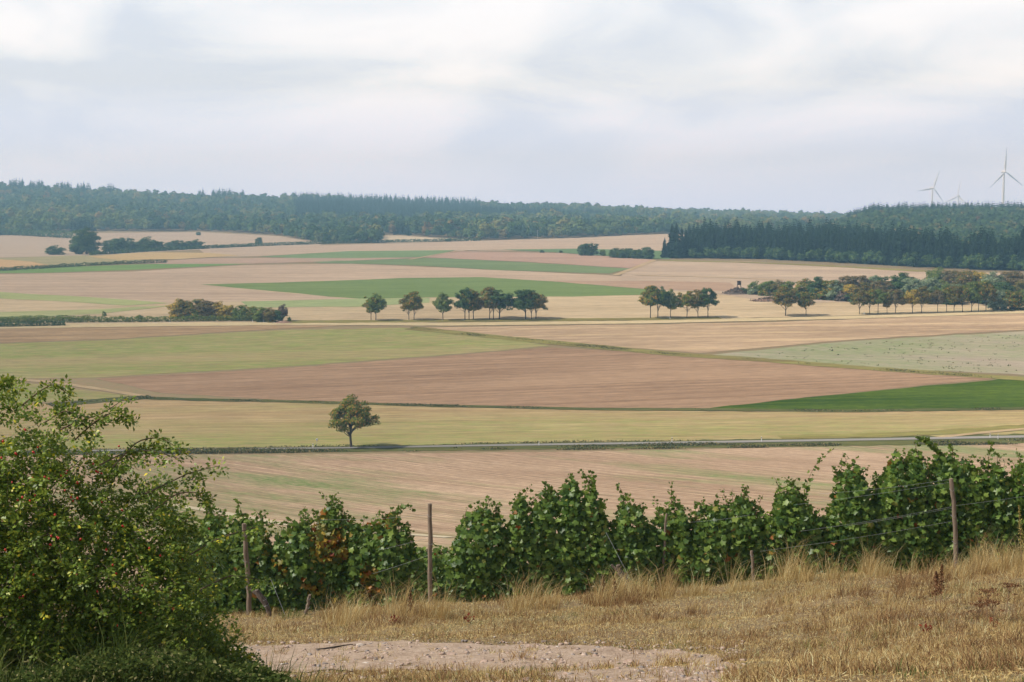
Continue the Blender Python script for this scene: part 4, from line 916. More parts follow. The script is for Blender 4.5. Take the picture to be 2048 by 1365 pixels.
# ------------------------------------------------------------ the stony path
def path_mat():
    m, nt, o = newmat('pink_stony_earth'); tc = N(nt, 'ShaderNodeTexCoord')
    def nz(s, d=6, r=.6, ty='ShaderNodeTexNoise'):
        n = N(nt, ty); n.inputs['Scale'].default_value = s
        if ty == 'ShaderNodeTexNoise': n.inputs['Detail'].default_value = d; n.inputs['Roughness'].default_value = r
        L(nt, tc.outputs['Object'], n.inputs['Vector']); return n.outputs[0]
    r1 = ramp(nt, [(.3, (.26, .19, .14)), (.5, (.42, .32, .245)), (.7, (.57, .455, .36))], nz(5, 9, .78)); v = nz(26, ty='ShaderNodeTexVoronoi'); r2 = ramp(nt, [(.0, (1.25, 1.2, 1.15)), (.6, (.72, .7, .68))], v)
    mx = N(nt, 'ShaderNodeMix', data_type='RGBA', blend_type='MULTIPLY'); mx.inputs['Factor'].default_value = .3; L(nt, r1.outputs[0], mx.inputs['A']); L(nt, r2.outputs[0], mx.inputs['B'])
    b = N(nt, 'ShaderNodeBsdfDiffuse'); L(nt, mx.outputs['Result'], b.inputs[0]); bp = N(nt, 'ShaderNodeBump'); bp.inputs['Distance'].default_value = .03; bp.inputs['Strength'].default_value = .9
    L(nt, nz(12, 8, .75), bp.inputs['Height']); L(nt, bp.outputs[0], b.inputs['Normal']); L(nt, b.outputs[0], o.inputs[0]); return m
M_path = path_mat()
_pp = [(250, 1310), (430, 1297), (600, 1290), (760, 1284), (900, 1288), (1100, 1292), (1250, 1298), (1360, 1304), (1440, 1318), (1490, 1340), (1440, 1372), (1400, 1410), (1180, 1410), (1100, 1356), (1000, 1350), (900, 1344), (700, 1342), (560, 1346), (430, 1352), (250, 1356)]
_rp = []
for i in range(len(_pp)):
    a, b_ = _pp[i], _pp[(i + 1) % len(_pp)]
    for j in range(5):
        t = j / 5; _rp.append((a[0] + (b_[0] - a[0]) * t + random.uniform(-12, 12), a[1] + (b_[1] - a[1]) * t + random.uniform(-3.5, 3.5)))
F('dirt_path', _rp, M_path, 1.5, 'pale pinkish stony dirt path at the bottom of the picture', 0, 14, 'path', grid=.012)

M_stone = solid_mat('pink_stone', (.30, .20, .155), (.55, .43, .35), 9, .9, bump=.5)
M_stonew = solid_mat('white_stone', (.44, .38, .33), (.64, .57, .50), 9, .9, bump=.4)
M_stoneg = solid_mat('grey_stone', (.20, .17, .16), (.40, .34, .31), 9, .9, bump=.5)
def rock_arrays(r, n, seedn=1):
    """rough angular pebbles: 8-vertex jittered boxes and 12-face lumps"""
    base = np.array([[a, b_, c] for a in (-1, 1) for b_ in (-1, 1) for c in (-1, 1)], float) * .5
    return base[None] * r.uniform(.6, 1.2, (n, 1, 3)) + r.normal(size=(n, 8, 3)) * .13
BF = np.array([[0, 1, 3, 2], [4, 6, 7, 5], [0, 4, 5, 1], [2, 3, 7, 6], [0, 2, 6, 4], [1, 5, 7, 3]])
def pebbles(name, n, reg, smin, smax, mat, label):
    px = rng.uniform(reg[0], reg[1], n); row = rng.uniform(reg[2], reg[3], n); B = rock_arrays(rng, n); sz = smin * (smax / smin) ** (rng.random(n) ** 2.2)
    a = rng.uniform(0, 6.28, n); ca, sa = np.cos(a)[:, None], np.sin(a)[:, None]; q = np.array([hit(p, r_) for p, r_ in zip(px, row)]); V = B * sz[:, None, None] * np.array([1.2, .9, .55])
    V = np.stack([V[..., 0] * ca - V[..., 1] * sa, V[..., 0] * sa + V[..., 1] * ca, V[..., 2]], -1) + q[:, None] + np.array([0, 0, .01]); mb = MB(); mb.add(V, (np.arange(n)[:, None, None] * 8 + BF[None]).reshape(-1, 4))
    return tag(mb.build(name, mat), label, 'gravel', kind='stuff')
pebbles('gravel', 3200, (420, 1500, 1284, 1375), .008, .06, M_stone, 'loose pinkish gravel strewn over the dirt path')
pebbles('pale_gravel', 160, (470, 1500, 1270, 1375), .010, .05, M_stonew, 'scattered pale limestone chips on the dirt path')
pebbles('dark_gravel', 700, (470, 1480, 1282, 1375), .010, .055, M_stoneg, 'scattered grey gravel on the dirt path')
def rock(px, row, wpx, mat, label):
    import bmesh
    b = hit(px, row); s = b.y / FPX; bm = bmesh.new(); bmesh.ops.create_icosphere(bm, subdivisions=2, radius=.5); r = np.random.default_rng(int(px * 7 + row))
    ax = [unit(r.normal(size=3)) for _ in range(9)]; hh = r.uniform(.24, .46, 9)
    for v in bm.verts:
        p = np.array(v.co)
        for n_, h_ in zip(ax, hh):
            d = p @ n_ - h_
            if d > 0: p = p - n_ * d
        v.co = Vector(p * np.array([wpx * s * 1.15, wpx * s * r.uniform(.6, .62), wpx * s * .52]))
    me = bpy.data.meshes.new('stone'); bm.to_mesh(me); bm.free(); me.materials.append(mat); o = link_mesh('stone', me); o.location = b + Vector((0, 0, wpx * s * .08)); o.rotation_euler = (r.uniform(-.2, .2), r.uniform(-.2, .2), r.uniform(-.6, .6))
    return tag(o, label, 'stone', 'larger stones lying on the dirt path')
for px, row, wd, mat, lab in [(740, 1319, 18, M_stone, 'reddish stone in the left part of the path'), (757, 1317, 13, M_stone, 'small reddish stone touching a bigger one on its left'), (731, 1311, 15, M_stone, 'rounded pink stone behind the left pair'),
        (720, 1293, 20, M_stonew, 'bright white flat stone at the upper path edge'), (903, 1311, 19, M_stone, 'angular red stone in the middle of the path'), (893, 1305, 12, M_stonew, 'small pale stone left of the angular red stone'),
        (1062, 1296, 24, M_stone, 'wide flat stone on the upper path edge right of centre'), (773, 1294, 13, M_stoneg, 'grey stone right of the white flat stone'), (878, 1300, 14, M_stoneg, 'grey flat stone at the upper path edge near the middle'),
        (918, 1299, 13, M_stoneg, 'dark stone behind the angular red stone'), (968, 1294, 10, M_stoneg, 'little dark stone under a grass tuft'), (970, 1326, 20, M_stone, 'long flat pink stone in the centre of the path'), (1034, 1313, 9, M_stoneg, 'tiny dark stone right of the long flat stone'),
        (916, 1344, 18, M_stonew, 'pale stone near the lower path edge'), (978, 1353, 16, M_stone, 'pink stone in the grass at the lower picture edge'), (1260, 1328, 30, M_stone, 'broad layered stone in the right part of the path'), (1238, 1318, 14, M_stoneg, 'grey stone left of the broad layered one'),
        (660, 1322, 22, M_stone, 'flat pink stone at the left end of the path'), (732, 1331, 20, M_stonew, 'pale flat stone below the reddish left pair'), (835, 1323, 16, M_stone, 'flat stone between the left pair and the angular red stone'), (1161, 1340, 22, M_stonew, 'pale slab right of centre on the path'),
        (1395, 1298, 9, M_stonew, 'little white stone in dry grass at the path end'), (1300, 1345, 20, M_stoneg, 'dark grey stone at the lower right of the path'), (682, 1281, 10, M_stonew, 'small white stone left above the white flat stone')]:
    rock(px, row, wd, mat, lab)
# fallen stick
mb = MB(); P = [hit(px, row) + Vector((0, 0, .03)) for px, row in [(632, 1303), (650, 1302), (672, 1298), (690, 1295), (706, 1293)]]; tube(mb, [list(p) for p in P], [.006, .013, .012, .01, .006], 6)
tag(mb.build('stick', M_bark), 'dark dry stick lying left of the white flat stone', 'stick')

# ------------------------------------------------------------ dry grass
def blades(mb, x, y, z, h, w_, lean, az, r=rng):
    n = len(x); d = np.stack([np.cos(az), np.sin(az), 0 * az], 1); s = np.stack([-np.sin(az), np.cos(az), 0 * az], 1); b = np.stack([x, y, z], 1)
    jj = r.uniform(0, 6.28, n); s = np.stack([np.cos(jj), np.sin(jj) * .4, 0 * jj], 1)
    m = b + d * (lean * h * .35)[:, None] + np.stack([0 * h, 0 * h, h * .58], 1); t = b + d * (lean * h)[:, None] + np.stack([0 * h, 0 * h, h * (1 - .35 * lean)], 1)
    ww = (w_ / 2)[:, None] * s
    V = np.stack([b - ww, b + ww, m + ww * .8, m - ww * .8, t], 1); k = np.arange(n)[:, None] * 5
    mb.add(V, k + [0, 1, 2, 3]); mb.f.append((k + [3, 2, 4]).astype(np.int32) + (mb.n - 5 * n)); return mb
M_straw = leaf_mat('straw_blades', [(0, (0.298, 0.195, 0.081)), (.35, (0.481, 0.355, 0.150)), (.8, (0.663, 0.514, 0.247)), (1, (0.732, 0.710, 0.431))], .25)
M_brown = leaf_mat('brown_dead_blades', [(0, (0.110, 0.064, 0.036)), (.5, (0.264, 0.162, 0.078)), (1, (0.462, 0.300, 0.144))], .2)
M_fresh = leaf_mat('green_blades', [(0, (0.055, 0.094, 0.028)), (.6, (0.121, 0.176, 0.050)), (1, (0.308, 0.297, 0.121))], .3)
M_lush = leaf_mat('lush_undergrowth', [(0, (.030, .050, .014)), (.6, (.062, .092, .024)), (.9, (.12, .15, .04)), (1, (.38, .35, .17))], .3)
def on_path(px, row):
    inside = np.zeros(len(px), bool); n = len(_pp); j = n - 1
    for i in range(n):
        xi, yi = _pp[i]; xj, yj = _pp[j]
        if yi != yj: inside ^= ((yi > row) != (yj > row)) & (px < (xj - xi) * (row - yi) / (yj - yi) + xi)
        j = i
    return inside
def rowof(x, y, z): return CY + FPX * np.tan(np.arctan(-z / y) - PITCH)
def field_pts(n, y0=9, y1=27.8, pxa=-150, pxb=2700):
    y = rng.uniform(y0, y1, n); px = rng.uniform(pxa, pxb, n); x = (px - CX) / 3000 * y; z = terrain(x, y); row = rowof(x, y, z); return x, y, z, px, row
def sward(name, n, hmin, hmax, wd, mat, label, dens, y0=9, y1=27.8, lean=.5, azc=None, pxa=-150, pxb=2700):
    x, y, z, px, row = field_pts(n, y0, y1, pxa, pxb); k = rng.random(n) < dens(x, y, px, row); x, y, z = x[k], y[k], z[k]; m = len(x)
    big = .45 + 1.1 * vnoise(x * 1.3, y * 1.3, 41) * vnoise(x * 4.1, y * 4.1, 42) * 2
    h = rng.uniform(hmin, hmax, m) * big; az = rng.uniform(0, 6.28, m) if azc is None else azc + rng.normal(size=m) * .9
    mb = MB(); blades(mb, x, y, z - .01, h, rng.uniform(.6, 1.4, m) * wd, rng.uniform(.15, 2.2, m) * lean * 1.3, az); return tag(mb.build(name, mat), label, 'grass', kind='stuff')
P0 = lambda px, row: np.where(on_path(px, row), .02 + .75 * S((vnoise(px / 26., row / 7., 95) * .6 + vnoise(px / 8., row / 3., 96) * .4 - .58) / .1), 1.)
patch = lambda x, y, s, sd: S((vnoise(x * s, y * s * 1.6, sd) * .65 + vnoise(x * s * 3, y * s * 3, sd + 1) * .35 - .38) / .25)
sward('dry_grass', 240000, .02, .12, .006, M_straw, 'short straw coloured dry grass covering the bank', lambda x, y, px, row: P0(px, row) * (.16 + .84 * patch(x, y, .9, 50)))
sward('withered_grass', 250000, .03, .13, .006, M_brown, 'brown withered low growth between the dry grass', lambda x, y, px, row: P0(px, row) * (.2 + .8 * patch(x, y, 1.3, 54)))
sward('green_grass', 80000, .03, .10, .006, M_fresh, 'thin green grass in the dry bank and at the path edge', lambda x, y, px, row: P0(px, row) * (.02 + .8 * patch(x, y, .7, 58) ** 3 + .5 * S((row - 1340) / 15) * (px < 1200) * S((px - 760) / 100)))
x, y, z, px, row = field_pts(150000); kq = rng.random(len(x)) < P0(px, row); q = np.stack([x, y, z + rng.uniform(.002, .025, len(x))], 1)[kq]; mb = MB(); cards(mb, q, rng.normal(size=q.shape) * .35 + [0, -.1, 1], .0065, 10, rng)
tag(mb.build('straw_litter', M_straw), 'flattened broken straw lying on the bank between the tufts', 'litter', kind='stuff')
def tufts(name, spec, mat, label, wd=.006, droop=.55):
    mb = MB()
    for (pa, pb, rowb, D, n, h, per) in spec:
        for i in range(n):
            px = random.uniform(pa, pb); D_ = D + random.uniform(-.9, .9)
            if float(vnoise(np.array(px / 45.), np.array(D_ * 1.3), 91)) < .45: continue
            b = ground_at(px, D_); m = int(per * random.uniform(.3, 1.5)); hh = h * random.uniform(.4, 1.3); cw = random.gauss(0, .6); hh *= .55 + .9 * float(vnoise(np.array(px / 70.), np.array(D_ * .8), 92))
            rr = random.uniform(.05, .2); a = rng.uniform(0, 6.28, m); q = rng.uniform(0, rr, m); x = b.x + np.cos(a) * q * 1.4; y = b.y + np.sin(a) * q; az = np.where(rng.random(m) < .7, a, rng.uniform(0, 6.28, m))
            blades(mb, x, y, terrain(x, y) - .02, (.3 + .85 * rng.random(m) ** 1.6) * hh, rng.uniform(.6, 1.3, m) * wd, rng.uniform(.05, 1.5, m) * droop + .1, np.where(rng.random(m) < .45, cw, az))
    return tag(mb.build(name, mat), label, 'grass', kind='stuff')
tufts('tall_dry_grass', [(650, 900, 0, 25.2, 90, .58, 50), (900, 1040, 0, 25.9, 22, .34, 35), (1020, 1340, 0, 25.6, 120, .66, 50), (1330, 1620, 0, 26.4, 110, .62, 45), (1600, 2400, 0, 26.0, 225, .56, 50), (1850, 2150, 0, 24.8, 70, .48, 50), (1300, 2150, 0, 21.5, 110, .17, 45), (1300, 2150, 0, 14, 80, .16, 45), (1350, 2150, 0, 15.5, 90, .18, 45), (1380, 2100, 0, 23, 70, .26, 40), (1300, 2100, 0, 20, 70, .2, 40), (1300, 2100, 0, 17.5, 60, .2, 40), (700, 1300, 0, 23.6, 60, .2, 35), (540, 700, 0, 26, 26, .22, 30)],
      M_straw, 'tall straw coloured grass tufts along the foot of the vines')
tufts('russet_grass', [(1180, 1330, 0, 25.2, 40, .48, 50), (700, 860, 0, 24.8, 26, .34, 40), (1300, 1900, 0, 22.4, 110, .26, 40), (1380, 2100, 0, 19, 120, .22, 40), (1450, 2100, 0, 16.6, 90, .22, 40), (1000, 1200, 0, 25, 18, .3, 40), (1800, 2000, 0, 24, 40, .34, 40)],
      M_brown, 'russet brown dead grass and stalks on the bank')
tufts('green_tufts', [(560, 680, 0, 26.3, 24, .25, 30), (1380, 1500, 0, 20, 10, .14, 35), (1020, 1120, 0, 15.9, 8, .12, 45), (1150, 1300, 0, 15.6, 7, .1, 45), (900, 1010, 0, 16.2, 7, .1, 45), (1500, 1700, 0, 26.5, 12, .3, 30), (1650, 2000, 0, 17.5, 14, .13, 35)], M_fresh, 'green grass tufts by the path and under the vines')
# lush growth at the foot of the rose bush
tufts('lush_grass', [(-150, 420, 0, 11.8, 230, .66, 50), (-150, 420, 0, 12.8, 150, .6, 50), (380, 560, 0, 12.6, 120, .52, 50), (520, 640, 0, 13.0, 36, .32, 40)], M_lush, 'lush green grass at the foot of the rose bush', .008, .7)
n = 60000; y = rng.uniform(10.9, 13.9, n); px = rng.uniform(-160, 600, n); k = px < 640 - 30 * vnoise(y * 3, px * .02, 7) - 0; x = (px - CX) / 3000 * y; hmax = np.interp(px, [-160, 200, 430, 520, 600], [.34, .36, .36, .24, .1]) * (.35 + .8 * vnoise(x * 2.5, y * 2.5, 71) + .5 * vnoise(x * 8, y * 8, 72))
z = terrain(x, y) + hmax * rng.random(n) ** .6; mb = MB(); cards(mb, np.stack([x, y, z], 1)[k], (rng.normal(size=(n, 3)) * .6 + [0, -.5, .8])[k], .021, 1.9, rng, .2)
tag(mb.build('undergrowth', M_lush), 'leafy green nettles and herbs under the rose bush', 'undergrowth', kind='stuff')

# dry weeds standing on the bank
M_dock = leaf_mat('rust_brown_seed_heads', [(0, (.11, .055, .03)), (1, (.26, .14, .07))], .1)
M_stalk = solid_mat('dry_stalk', (.16, .09, .05), (.34, .22, .12), 6, .9, bump=0)
def weed(px, D, h, label, kind='umbel', mat=None, name='dried_weed'):
    b = ground_at(px, D); root = empty(name, b, random.uniform(0, 6)); mb = MB(); mh = MB(); r = random.Random(int(px)); lx = r.uniform(-.1, .1); top = np.array([lx, 0, h])
    tube(mb, [[0, 0, -.03], [lx * .4, .01, h * .5], list(top)], [.006, .005, .003], 5)
    if kind == 'umbel':
        for i in range(7):
            a = i * .9; q = top + [math.cos(a) * .07 * r.uniform(.6, 1.4), math.sin(a) * .07, r.uniform(-.04, .03)]; tube(mb, [list(top - [0, 0, .12]), list(q)], [.003, .002], 4); cards(mh, q + rng.normal(size=(26, 3)) * [.034, .024, .006], rng.normal(size=(26, 3)) + [0, 0, 1], .018, 1.1)
        for i in range(3):
            a = r.uniform(0, 6); q = np.array([lx * .6, 0, h * r.uniform(.5, .75)]); e_ = q + [math.cos(a) * .14, math.sin(a) * .14, .12]; tube(mb, [list(q), list(e_)], [.003, .002], 4); m2 = MB(); cards(m2, e_ + rng.normal(size=(16, 3)) * [.02, .02, .006], rng.normal(size=(16, 3)) + [0, 0, 1], .018, 1.1); m2.build('seed_head', mat or M_dock, root)
    else:
        n_ = 260; t = rng.random(n_); q = np.stack([lx * t, 0 * t, h * (.35 + .65 * t)], 1) + rng.normal(size=(n_, 3)) * (.035 * (1.1 - t))[:, None]; cards(mh, q, rng.normal(size=(n_, 3)), .02, 1.5)
    mb.build('stalk', M_stalk, root); mh.build('seed_head', mat or M_dock, root); return tag(root, label, 'dried weed')
for px, D, h, lab, kind in [(1975, 18.5, .42, 'rust brown flat topped weed at the right edge of the bank', 'umbel'), (2010, 18.9, .44, 'dark flat topped weed nearest the right picture edge', 'umbel'), (1950, 17.2, .40, 'flat topped weed lower on the right bank', 'umbel'), (1990, 17.0, .42, 'flat topped weed in the lower right corner', 'umbel'),
        (1880, 20, .62, 'brown seeding dock stalk in the middle of the right bank', 'spike'), (1872, 20.4, .5, 'shorter brown dock stalk leaning beside a taller one', 'spike'), (1205, 25.3, .5, 'reddish dock stalk in front of the middle post', 'spike'), (820, 25, .42, 'brown seed stalk left of the bare weathered post', 'spike'), (1230, 25.1, .42, 'russet dock stalk under the twine wrapped vine trunk', 'spike')]:
    weed(px, D, h, lab, kind)
weed(2044, 25.2, 1.15, 'tall yellowish seed stalk at the right picture edge before the vines', 'spike', leaf_mat('yellow_seed_head', [(0, (.25, .22, .06)), (1, (.48, .40, .14))], .2), 'seed_stalk')
M_red = leaf_mat('red_leaves', [(0, (.12, .03, .02)), (1, (.26, .07, .04))], .25)
for px, D, lab in [(789, 24, 'dark red leafed herb on the dry grass left of centre'), (938, 23.6, 'small red leafed herb in dry grass at the centre'), (1855, 17.5, 'crimson leafed herb low on the right bank'), (1985, 17.8, 'scarlet leafed herb among the flat topped weeds')]:
    b = ground_at(px, D); root = empty('red_herb', b); mb = MB(); q = rng.normal(size=(18, 3)) * [.05, .05, .03] + [0, 0, .1]; cards(mb, q, rng.normal(size=(18, 3)) + [0, -.4, .8], .034, 1.5); mb.build('foliage', M_red, root)
    ms = MB(); [tube(ms, [[0, 0, 0], list(p_)], [.003, .002], 4, False) for p_ in q[:8]]; ms.build('stem', M_stalk, root); tag(root, lab, 'herb')

# ------------------------------------------------------------ vineyard
VT = [(300, 1075), (380, 1060), (400, 1045), (425, 1014), (440, 1032), (465, 1027), (480, 1017), (500, 1035), (520, 1030), (530, 1062), (545, 1090), (555, 1070), (575, 1048), (590, 1040), (610, 1030), (640, 1037), (655, 1002), (668, 1000), (685, 1015), (700, 1032), (715, 1045), (740, 1047), (755, 1042), (775, 1030), (790, 1028), (812, 1045), (826, 1078), (838, 1110),
      (900, 1110), (912, 1060), (918, 1040), (930, 1022), (950, 1017), (975, 1012), (1000, 1020), (1012, 1047), (1022, 1030), (1030, 992), (1045, 992), (1060, 1015), (1075, 992), (1095, 980), (1115, 976), (1135, 960), (1150, 957), (1158, 975), (1170, 966), (1185, 958), (1192, 985), (1205, 997), (1213, 1035), (1225, 1045), (1240, 1003), (1250, 987), (1265, 987), (1278, 1003), (1290, 1035), (1300, 1047), (1320, 1012), (1335, 1008), (1350, 1003), (1368, 1012), (1378, 1052), (1390, 1022),
      (1405, 1012), (1430, 1006), (1450, 1002), (1475, 987), (1490, 987), (1505, 1000), (1525, 1022), (1545, 1022), (1555, 967), (1570, 970), (1590, 972), (1605, 990), (1615, 1000), (1630, 1012), (1640, 1042), (1652, 1022), (1665, 1002), (1680, 932), (1700, 926), (1722, 931), (1730, 967), (1742, 990), (1752, 962), (1770, 942), (1780, 907), (1795, 906), (1810, 925), (1825, 900), (1838, 903), (1848, 935), (1862, 915), (1880, 900), (1895, 903), (1915, 907), (1940, 925), (1960, 937), (1972, 925), (1992, 925), (2000, 937), (2020, 952), (2030, 937), (2040, 922), (2060, 915), (2100, 905), (2200, 900)]
VT = np.array(VT, float)
M_vine = leaf_mat('vine_leaves', [(0, (0.038, 0.090, 0.017)), (.4, (0.084, 0.157, 0.029)), (.85, (0.165, 0.259, 0.047)), (.975, (0.253, 0.355, 0.069)), (1, (0.304, 0.096, 0.020))], .32, .35)
M_vtop = leaf_mat('young_backlit_vine_leaves', [(0, (0.065, 0.120, 0.020)), (.7, (0.130, 0.204, 0.035)), (1, (0.260, 0.312, 0.060))], .42, .2)  # young top leaves, with a backlit glow put into their lighter, yellower colour
M_vaut = leaf_mat('turning_vine_leaves', [(0, (.06, .09, .02)), (.35, (.16, .17, .035)), (.65, (.42, .32, .05)), (.87, (.38, .17, .03)), (1, (.16, .03, .015))], .38, .2)
M_cane = solid_mat('vine_cane', (.10, .05, .03), (.24, .13, .08), 8, .85)
M_vtrunk = solid_mat('vine_trunk_bark', (.07, .05, .04), (.20, .16, .13), 10, .95, (4, 4, 1), .8)
_ang = np.radians([0, 30, 57, 88, 124, 180, 236, 272, 303, 330]); _rad = np.array([1, .66, .93, .62, .80, .22, .80, .62, .93, .66])
def vleaves(mb, c, nrm, size, r=rng, tipdir=None):
    k = len(c); nrm = unit(nrm); down = np.array([0, 0, -1.]) + r.normal(size=(k, 3)) * .45 if tipdir is None else tipdir; t = unit(down - (down * nrm).sum(1, keepdims=True) * nrm); b = np.cross(nrm, t)
    s = (np.broadcast_to(size, (k,)) * r.uniform(.5, 1.3, k) * .5)[:, None, None]; cup = r.uniform(-.25, .45, k)[:, None, None]
    ring = (np.cos(_ang) * _rad)[None, :, None] * t[:, None] + (np.sin(_ang) * _rad)[None, :, None] * b[:, None]
    ring = ring + nrm[:, None] * (-cup * (_rad[None, :, None] ** 2)) + r.normal(size=(k, 10, 3)) * .05
    V = np.concatenate([c[:, None] + ring * s, c[:, None] + 0 * s], 1); i = np.arange(k)[:, None, None] * 11
    f = np.array([[j, (j + 1) % 10, 10] for j in range(10)])[None]; mb.add(V, (i + f).reshape(-1, 3))
def zrow(px, row, D): return at(px, row, D).z
def vine(pc, D, hw, top, label, group='grapevines in the front row', nper=1250, aut=0., shoots=(), minh=.10):
    b = ground_at(pc, D); root = empty('grapevine', b); o = np.array(b); r = rng
    wid = 2 * hw * D / FPX; zt_ = np.array([zrow(pc, t_, D) for t_ in top(np.array([pc - hw * .5, pc, pc + hw * .5]))]).mean() - b.z
    n = int(nper * wid * max(zt_, .5)) ; px = pc + r.uniform(-1.3, 1.3, n) * hw
    tr_ = top(px) + r.uniform(0, 1, n) ** 2 * 14 + 9 * (vnoise(px / 7., px * 0 + D, 77) - .5); zT = -np.tan(np.arctan((tr_ - CY) / FPX) + PITCH) * D
    x = (px - CX) / FPX * D / cp * 1.0; x = (px - CX) / FPX * (D * cp - zT * sp); g = terrain(x, np.full(n, D)); u = r.random(n) ** .85; hgt = np.maximum(zT - g, .3); z = g + minh + (hgt - minh) * (1 - u * (1 - 0)) ; z = np.maximum(z, g + minh * r.uniform(.5, 1, n))
    fr = np.clip((zT - z) / .5, 0, 1); half = .10 + .26 * fr ** .6 + .07 * (vnoise(x * 3, z * 3, 78) - .5); side = np.where(r.random(n) < .66, -1., 1.); ins = r.random(n) < .3
    dy = side * half * np.where(ins, r.uniform(0, .8, n), r.uniform(.75, 1.15, n)); y = D + dy; q = np.stack([x, y, z], 1)
    nm = np.stack([.45 * r.normal(size=n), side * .9 + .35 * r.normal(size=n), .35 + .45 * r.normal(size=n) + .5 * (1 - fr)], 1)
    yng_lit = (zT - z < .16) & (r.random(n) < .75) | (r.random(n) < .04)
    au = (vnoise(x * 3 + 5, z * 3, 79) + .25 * r.random(n) > 1.12 - aut) if aut else np.zeros(n, bool); yng_lit &= ~au; ml = ~yng_lit & ~au
    for mk, nm_, mat in ((ml, 'foliage', M_vine), (yng_lit, 'young_backlit_foliage', M_vtop), (au, 'turning_foliage', M_vaut)):
        if mk.sum() > 3: mb = MB(); vleaves(mb, q[mk] - o, nm[mk], .148 if nm_ != 'young_backlit_foliage' else .105); mb.build(nm_, mat, root)
    mt = MB(); w1 = r.normal(size=2) * .05; tube(mt, [[0, 0, -.1], [w1[0], w1[1], .25], [w1[0] * .2, w1[1], .5], [w1[1], 0, .75]], [.035, .028, .026, .022], 7); mt.build('trunk', M_vtrunk, root, True)
    mc = MB()
    for i in range(7):
        a = r.uniform(-1, 1); px_ = pc + a * hw; zt1 = zrow(px_, float(top(np.array([px_]))[0]) + 12, D) - b.z; xx = (px_ - pc) * D / FPX
        tube(mc, [[w1[1], 0, .7], [xx * .5, r.normal() * .1, .7 + (zt1 - .7) * .4], [xx, r.normal() * .12, max(zt1, .8)]], [.008, .006, .004], 5, False)
    mc.build('cane', M_cane, root)
    extra = []
    for i in range(4 if group.startswith('grapevines in the front') else 0):
        a = pc + r.uniform(-.9, .9) * hw; t0 = float(top(np.array([a]))[0]); up = r.uniform(8, 24); dx = r.uniform(-16, 16); extra.append(([(a - dx * .3, t0 + 22), (a, t0 + 4), (a + dx * .5, t0 - up * .6), (a + dx, t0 - up)], int(7 + up * .45), .10))
    for pts, n_l, sz in list(shoots) + extra:
        P = np.array([at(a, c_, D - .1) for a, c_ in pts]) - o; t = np.linspace(0, 1, len(P)); tt = np.linspace(0, 1, 12); P = np.stack([np.interp(tt, t, P[:, i]) for i in range(3)], 1); P[1:-1] = (P[:-2] + P[1:-1] * 2 + P[2:]) / 4
        ms = MB(); tube(ms, P, np.linspace(.006, .002, 12), 5, False); sh = ms.build('shoot', M_cane, root); s_ = r.random(n_l) ** .9; c_ = np.stack([np.interp(s_, tt, P[:, i]) for i in range(3)], 1) + r.normal(size=(n_l, 3)) * [.045, .04, .035] * (1.25 - .7 * s_)[:, None]
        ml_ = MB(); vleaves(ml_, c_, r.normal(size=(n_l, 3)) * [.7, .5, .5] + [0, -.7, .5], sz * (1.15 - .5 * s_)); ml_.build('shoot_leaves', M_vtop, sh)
    return tag(root, label, 'grapevine', group)
topf = lambda px: np.interp(px, VT[:, 0], VT[:, 1])
GEN = 'leafy green grapevine in the dense front row behind the dry grass'
special = {
 397: ('grapevine half hidden behind the right branches of the rose bush', 0, ()), 455: ('grapevine just left of the leaning weathered left post', 0, ()), 513: ('grapevine just right of the left post with a low top', 0, ()),
 571: ('grapevine left of the autumn coloured vine', .1, ()), 629: ('tall green grapevine with a raised shoot beside the autumn coloured one', .25, [([(662, 1030), (665, 1000)], 14, .11)]),
 687: ('grapevine turned yellow orange and red', .52, ()), 745: ('grapevine with scattered yellow and orange leaves', .4, [([(745, 1062), (775, 1040), (798, 1018), (812, 1010), (830, 1022)], 60, .12)]),
 803: ('grapevine left of the bare weathered post with shoots reaching right', .15, ()),
 940: ('rounded bushy grapevine right of the bare weathered post', 0, ()), 998: ('grapevine with a shallow dip in its top right of the rounded one', 0, [([(1040, 1020), (1036, 988)], 16, .1)]),
 1056: ('grapevine with two short upright shoots', 0, [([(1058, 1010), (1085, 985), (1100, 976)], 20, .11)]), 1114: ('tall grapevine with double pointed top left of the middle post', 0, [([(1128, 980), (1148, 952)], 20, .11)]), 1172: ('tallest grapevine of the middle group beside the middle post', 0, [([(1182, 990), (1188, 955)], 18, .12), ([(1192, 1010), (1205, 1000), (1213, 1000)], 12, .1)]),
 1256: ('narrow upright grapevine right of the middle post', 0, ()), 1340: ('grapevine with one thin shoot tip above a leaning post', 0, [([(1343, 1010), (1343, 985), (1344, 962)], 13, .09)]),
 1400: ('low grapevine right of the leaning post', 0, ()), 1458: ('grapevine with rounded low top and reddish canes', .05, ()), 1516: ('low grapevine with a bare dead twig on top', 0, ()),
 1574: ('grapevine with square upright top left of the long arching shoot', 0, ()), 1620: ('grapevine carrying the long arching shoot that bends right', 0, [([(1590, 1075), (1600, 1020), (1612, 970), (1632, 925), (1668, 898)], 46, .12)]),
 1690: ('grapevine with isolated narrow tower of leaves', .08, ()), 1748: ('grapevine right of the isolated leaf tower', .04, ()), 1800: ('tall double crowned grapevine left of the right post', 0, ()),
 1856: ('tallest grapevine with a thick shoot leaning left', 0, [([(1900, 945), (1878, 905), (1855, 880), (1832, 872)], 80, .14)]), 1912: ('grapevine standing behind the weathered right post', 0, ()), 1968: ('grapevine with a short leafy spike near the right edge', 0, [([(1975, 945), (1978, 905), (1985, 882)], 36, .12)]),
 2026: ('grapevine at the right picture edge', 0, ()), 2084: ('grapevine cut off by the right picture edge', 0, ()), 2140: ('grapevine just outside the right picture edge', 0, ())}
